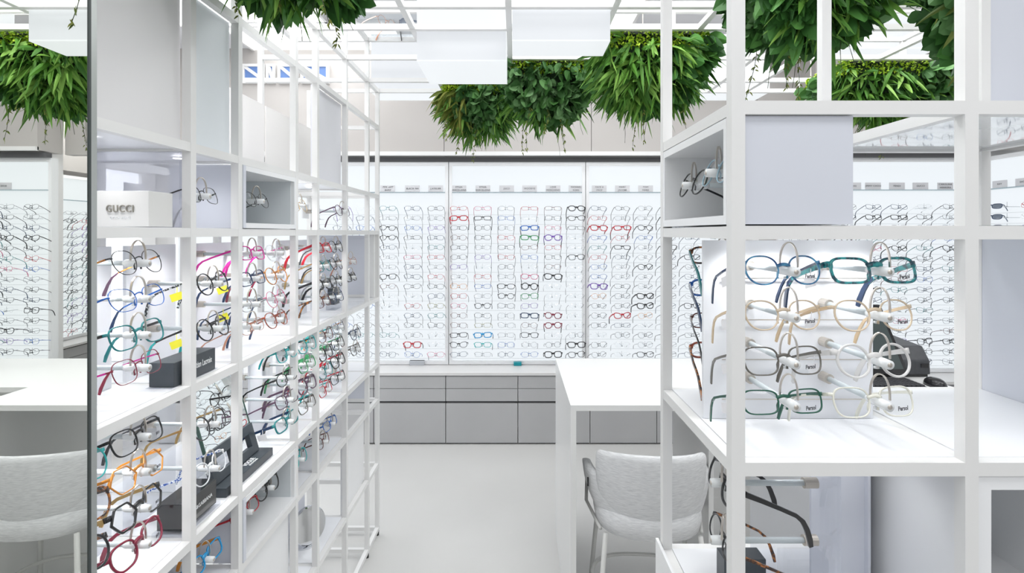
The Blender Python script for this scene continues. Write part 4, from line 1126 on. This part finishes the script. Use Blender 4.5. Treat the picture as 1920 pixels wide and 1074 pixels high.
gl_facing_left(.895, 1.70, .495, 'round', 'lightblue', 'lightblue', 'mid', 'pale blue eyeglasses in the upper left box beside the post', rb, yaw=-88)
# lower bay: clear panel with rods towards the aisle
pl = box(.500, .506, Y1 + T + .02, Y2 - T - .02, .917, 1.22).build('eyeglass_presenter', ACRYL)
off = Vector((.503, .98, .917))
for v in pl.data.vertices: v.co -= off
pl.location = off
tag(pl, 'clear upright panel in the lower bay of the right shelving', 'display panel', 'upright panels carrying presenter rods')
gl_facing_left(.885, 1.185, .500, 'panto', 'black', 'black', 'thick', 'black thick eyeglasses on the upper rod of the right lower bay', pl, yaw=-92)
gl_facing_left(.885, 1.090, .500, 'oval', 'black', 'tortoise', 'mid', 'black eyeglasses with tortoise tips on the lower rod of the right lower bay', pl, yaw=-92, tip='tortoise')
nb = empty('name_block', (.45, 1.02, .917)); tag(nb, 'dark block with white letters low in the right lower bay', 'name block')
box(.40, .48, 1.02, 1.06, .917, .975).build('block', CHARCOAL, nb, bevel=.001)

# ------------------------------------------------------------------ ceiling lattice
la = empty('ceiling_lattice', (.4, 1.9, 2.35)); tag(la, 'white square-tube lattice hanging over the aisle between the shelving units', 'lattice')
LXs = [-.375, -.022, .330, .675, 1.02, 1.22, 1.565, 1.91, 2.25]
for y in YP:
    box(XF + T, 2.45, y - T, y + T, 2.34, 2.36).build('cross_tube', WHITE, la)
box(XF - .6, XR - T, 2.628 - T, 2.628 + T, 2.34, 2.36).build('cross_tube', WHITE, la)
for x in LXs:
    for y0, y1 in zip(YP[:-1], YP[1:]):
        box(x - T, x + T, y0 + T, y1 - T, 2.34 + e, 2.36 - e).build('long_tube', WHITE, la)
for y in (2.286, 2.628):
    box(XR, 2.45, y - T, y + T, 2.541, 2.56).build('upper_tube', WHITE, la)
for x in (XF, XR, -.022, .675, 1.22, 1.91):
    box(x - T, x + T, 2.286 + T, 2.628 - T, 2.541, 2.559).build('upper_tube', WHITE, la)
    for y in (2.286, 2.628):
        if x > XF: box(x - T, x + T, y - T, y + T, 2.361, 2.54).build('strut', WHITE, la)
for x in (-.375, .675, 1.565, 2.25):
    for y in (1.194, 2.824):
        MB().tube([(x, y, 2.36), (x, y, CEIL)], .003, 6).build('hanger', STEEL, la)

# things lying on the lattice
gt = box(XF + .012, -.385, 2.30, 2.614, 2.561, 2.566).build('glass_shelf', MATS['glass_shelf']); tag(gt, 'clear glass plate lying on the upper lattice tubes', 'glass shelf')
glasses((-.60, 2.50, 2.590), 60, 5, 'round', 'rose', 'rose', 'thin', 'rose gold eyeglasses lying on the high lattice plate near the top', hi=False)
glasses((-.47, 2.50, 2.588), 10, 5, 'wide', 'navy', 'dark', 'mid', 'dark sunglasses lying on the high lattice plate near the top', hi=False, sun=True)

# ------------------------------------------------------------------ pendant light boxes
def light_box(x0, x1, y0, y1, z0, z1, label):
    c = empty('light_box', ((x0 + x1) / 2, (y0 + y1) / 2, z0)); tag(c, label, 'light box', 'frosted light boxes in the lattice')
    t = .006
    for q in ((x0, x1, y0, y0 + t, z0 + t, z1), (x0, x1, y1 - t, y1, z0 + t, z1), (x0, x0 + t, y0 + t, y1 - t, z0 + t, z1), (x1 - t, x1, y0 + t, y1 - t, z0 + t, z1)):
        MB().box(*q).build('side', LAMP_GLOW, c)
    MB().box(x0, x1, y0, y1, z0, z0 + t).build('diffuser', glow_mat('frosted_lamp_bottom', (.93, .97, 1.0), .75, .15) if 'frosted_lamp_bottom' not in MATS else MATS['frosted_lamp_bottom'], c)
    MB().box(x0 + t, x1 - t, y0 + t, y1 - t, z1 - t, z1).build('top', WHITE, c)
light_box(-.363, -.034, 1.968, 2.272, 2.232, 2.47, 'large white frosted light box left of centre, hanging in the lattice')
light_box(-.010, .318, 1.785, 1.935, 2.24, 2.40, 'white frosted light box right of centre, in front of the foliage')
light_box(-.77, -.10, 2.85, 3.03, 2.35, 2.66, 'wide white light box behind the lattice over the left aisle')
light_box(.93, 1.36, 2.85, 3.03, 2.35, 2.66, 'white light box behind the foliage over the desk')
light_box(1.60, 2.3, 2.9, 3.1, 2.60, 2.9, 'white light box high at the right behind the foliage')

# ------------------------------------------------------------------ hanging planters
def leaf(mb, p, d, nrm, L, W, kind, rng):
    d = d.normalized(); s = d.cross(nrm)
    if s.length < 1e-3: s = d.cross(Vector((1, 0, 0)))
    s.normalize(); n = s.cross(d)
    if kind == 'round': prof = [(0, .12), (.15, .62), (.4, .98), (.65, 1), (.88, .62), (1, .08)]
    elif kind == 'broad': prof = [(0, .1), (.12, .7), (.35, 1), (.62, .92), (.86, .5), (1, .03)]
    else: prof = [(0, .15), (.2, .7), (.45, 1), (.7, .75), (.9, .35), (1, .03)]
    droop = {'round': .12, 'broad': .22, 'long': .35}[kind] * rng.uniform(.4, 1.6)
    vs = []
    for t, w in prof:
        c = p + d * (L * t) + Vector((0, 0, -1)) * (droop * L * t * t) 
        vs += [c - s * (W * w) - n * (W * w * .25), c, c + s * (W * w) - n * (W * w * .25)]
    fs = []
    for i in range(len(prof) - 1):
        a = i * 3; fs += [(a, a + 1, a + 4, a + 3), (a + 1, a + 2, a + 5, a + 4)]
    mb.add(vs, fs)
def planter(x0, x1, y0, y1, hang, seed, label, mix, zt=2.34, n=900, moss=True, spread=.05):
    r = random.Random(seed)
    c = empty('hanging_planter', ((x0 + x1) / 2, (y0 + y1) / 2, zt)); tag(c, label, 'hanging plants', 'upside-down planters hung in the lattice')
    box(x0 + .012, x1 - .012, y0 + .012, y1 - .012, zt - .005, zt + .008).build('tray', mat('dark_tray', (.03, .04, .03), .8), c)
    cx, cy = (x0 + x1) / 2, (y0 + y1) / 2; ax, ay = (x1 - x0) / 2, (y1 - y0) / 2
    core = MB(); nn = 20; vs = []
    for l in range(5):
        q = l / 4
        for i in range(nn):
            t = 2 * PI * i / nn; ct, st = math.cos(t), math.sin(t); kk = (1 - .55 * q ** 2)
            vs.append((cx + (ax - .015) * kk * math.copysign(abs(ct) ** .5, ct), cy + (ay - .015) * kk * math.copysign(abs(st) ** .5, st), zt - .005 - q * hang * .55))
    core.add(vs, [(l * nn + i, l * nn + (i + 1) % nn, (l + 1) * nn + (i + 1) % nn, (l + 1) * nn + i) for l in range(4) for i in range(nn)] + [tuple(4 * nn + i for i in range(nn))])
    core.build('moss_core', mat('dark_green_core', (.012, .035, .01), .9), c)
    parts = {'round': MB(), 'long': MB(), 'broad': MB(), 'olive': MB()}
    kinds = list(mix.keys()); wts = [mix[k] for k in kinds]
    clumps = [(r.uniform(-1, 1), r.uniform(-1, 1), r.choices(kinds, wts)[0]) for _ in range(16)]
    for i in range(n):
        u, v, w = r.uniform(-1, 1), r.uniform(-1, 1), r.random()
        k = min(clumps, key=lambda q: (q[0] - u) ** 2 + (q[1] - v) ** 2 + r.uniform(0, .45))[2]
        edge = max(abs(u), abs(v))
        zz = zt - .01 - hang * .62 * w * (1 - .35 * edge ** 3)
        sc = (1 - .35 * w * w)
        p = Vector((cx + u * ax * sc, cy + v * ay * sc, zz))
        out = Vector((u * 1.0, v * 1.0, 0)) * edge
        if k == 'long' or k == 'olive':
            d = out * .9 + Vector((r.uniform(-1.2, 1.2), r.uniform(-1.2, 1.2), r.uniform(-1.4, .2))); L = r.uniform(.05, .13); W = r.uniform(.0065, .0115)
            leaf(parts['olive' if k == 'olive' else 'long'], p, d, Vector((r.uniform(-1, 1), r.uniform(-1, 1), .3)), L, W, 'long', r)
        elif k == 'round':
            d = out * .9 + Vector((r.uniform(-.8, .8), r.uniform(-.8, .8), r.uniform(-1, .1))); L = r.uniform(.034, .056)
            leaf(parts['round'], p + out * .02, d, Vector((u + r.uniform(-.5, .5), v + r.uniform(-.5, .5), -.5)), L, L * .46, 'round', r)
        else:
            d = out * .8 + Vector((r.uniform(-.7, .7), r.uniform(-.7, .7), r.uniform(-1.1, -.1))); L = r.uniform(.055, .09)
            leaf(parts['broad'], p, d, Vector((u + r.uniform(-.6, .6), v + r.uniform(-.6, .6), -.3)), L, L * r.uniform(.28, .42), 'broad', r)
    for k, nm, m in (('round', 'round_leaves', L_ROUND), ('long', 'long_leaves', L_LONG), ('broad', 'broad_leaves', L_BROAD), ('olive', 'olive_leaves', L_OLIVE)):
        if parts[k].v:
            o = parts[k].build(nm, m, c); o['kind'] = 'stuff'
    if moss:
        ms = MB()
        for i in range(2400):
            sd = r.randrange(4); u = r.uniform(-1, 1)
            x, y = ((cx + u * ax, y0 + r.uniform(0, .015)), (cx + u * ax, y1 - r.uniform(0, .015)), (x0 + r.uniform(0, .015), cy + u * ay), (x1 - r.uniform(0, .015), cy + u * ay))[sd]
            p = Vector((x, y, zt + .012 - r.uniform(0, .06))); L = r.uniform(.008, .016)
            leaf(ms, p, Vector((r.uniform(-1, 1), r.uniform(-1, 1), r.uniform(-1, .5))), Vector((r.uniform(-1, 1), r.uniform(-1, 1), 1)), L, L * .3, 'round', r)
        o = ms.build('moss_edge', L_MOSS, c); o['kind'] = 'stuff'
    sp = MB(); sl = MB()
    for i in range(8):
        u, v = r.uniform(-.8, .8), r.uniform(-.8, .8); p = Vector((cx + u * ax, cy + v * ay, zt - hang * .35)); L = r.uniform(.4, .8) * hang
        path = [p + Vector((u * .05 * t, v * .05 * t, -L * t)) + Vector((math.sin(t * 6 + i) * .006, math.cos(t * 5 + i) * .006, 0)) for t in [j / 7 for j in range(8)]]
        sp.tube(path, .0009, 4)
        if i % 2:
            for j in range(2, 8):
                for q in range(4): leaf(sl, path[j] + Vector((r.uniform(-.004, .004), r.uniform(-.004, .004), r.uniform(-.01, .01))), Vector((r.uniform(-1, 1), r.uniform(-1, 1), -.6)), Vector((0, 1, .2)), .012, .0022, 'long', r)
    sp.build('trailing_stems', L_STEM, c)['kind'] = 'stuff'; o = sl.build('sprig_leaves', L_OLIVE, c); o['kind'] = 'stuff'
    return c
planter(-.66, -.37, 1.05, 1.38, .28, 11, 'leafy planter at the top left with round leaves trailing down', {'round': 3, 'long': 2, 'broad': 2.5}, n=1400)
planter(.34, .72, 1.965, 2.275, .34, 12, 'planter with long drooping grass-like leaves, nearest over the desk', {'long': 3, 'broad': 2.5}, n=1700)
planter(-.012, .32, 2.297, 2.617, .34, 13, 'planter with small round eucalyptus leaves in the middle of the trio over the aisle', {'round': 4, 'long': 1}, n=1700)
planter(-.36, -.032, 2.639, 2.90, .32, 14, 'planter with fringed long leaves, farthest of the trio over the aisle', {'long': 2, 'round': 1.6, 'olive': .5}, n=1600)
planter(.66, .98, 1.33, 1.62, .32, 15, 'large dense planter hanging behind the right shelving posts', {'broad': 2.2, 'long': 2.2, 'olive': .8, 'round': 2.2}, n=2300)
planter(1.16, 1.46, 1.20, 1.52, .50, 16, 'olive and brown leaved planter close at the upper right', {'olive': .4, 'round': 3.5, 'broad': .8}, n=1700)
planter(1.42, 2.02, 2.297, 2.617, .34, 17, 'low wide planter at the right with round leaves and lime moss top', {'round': 4.5, 'long': .8, 'broad': .5, 'olive': .3}, n=2000)
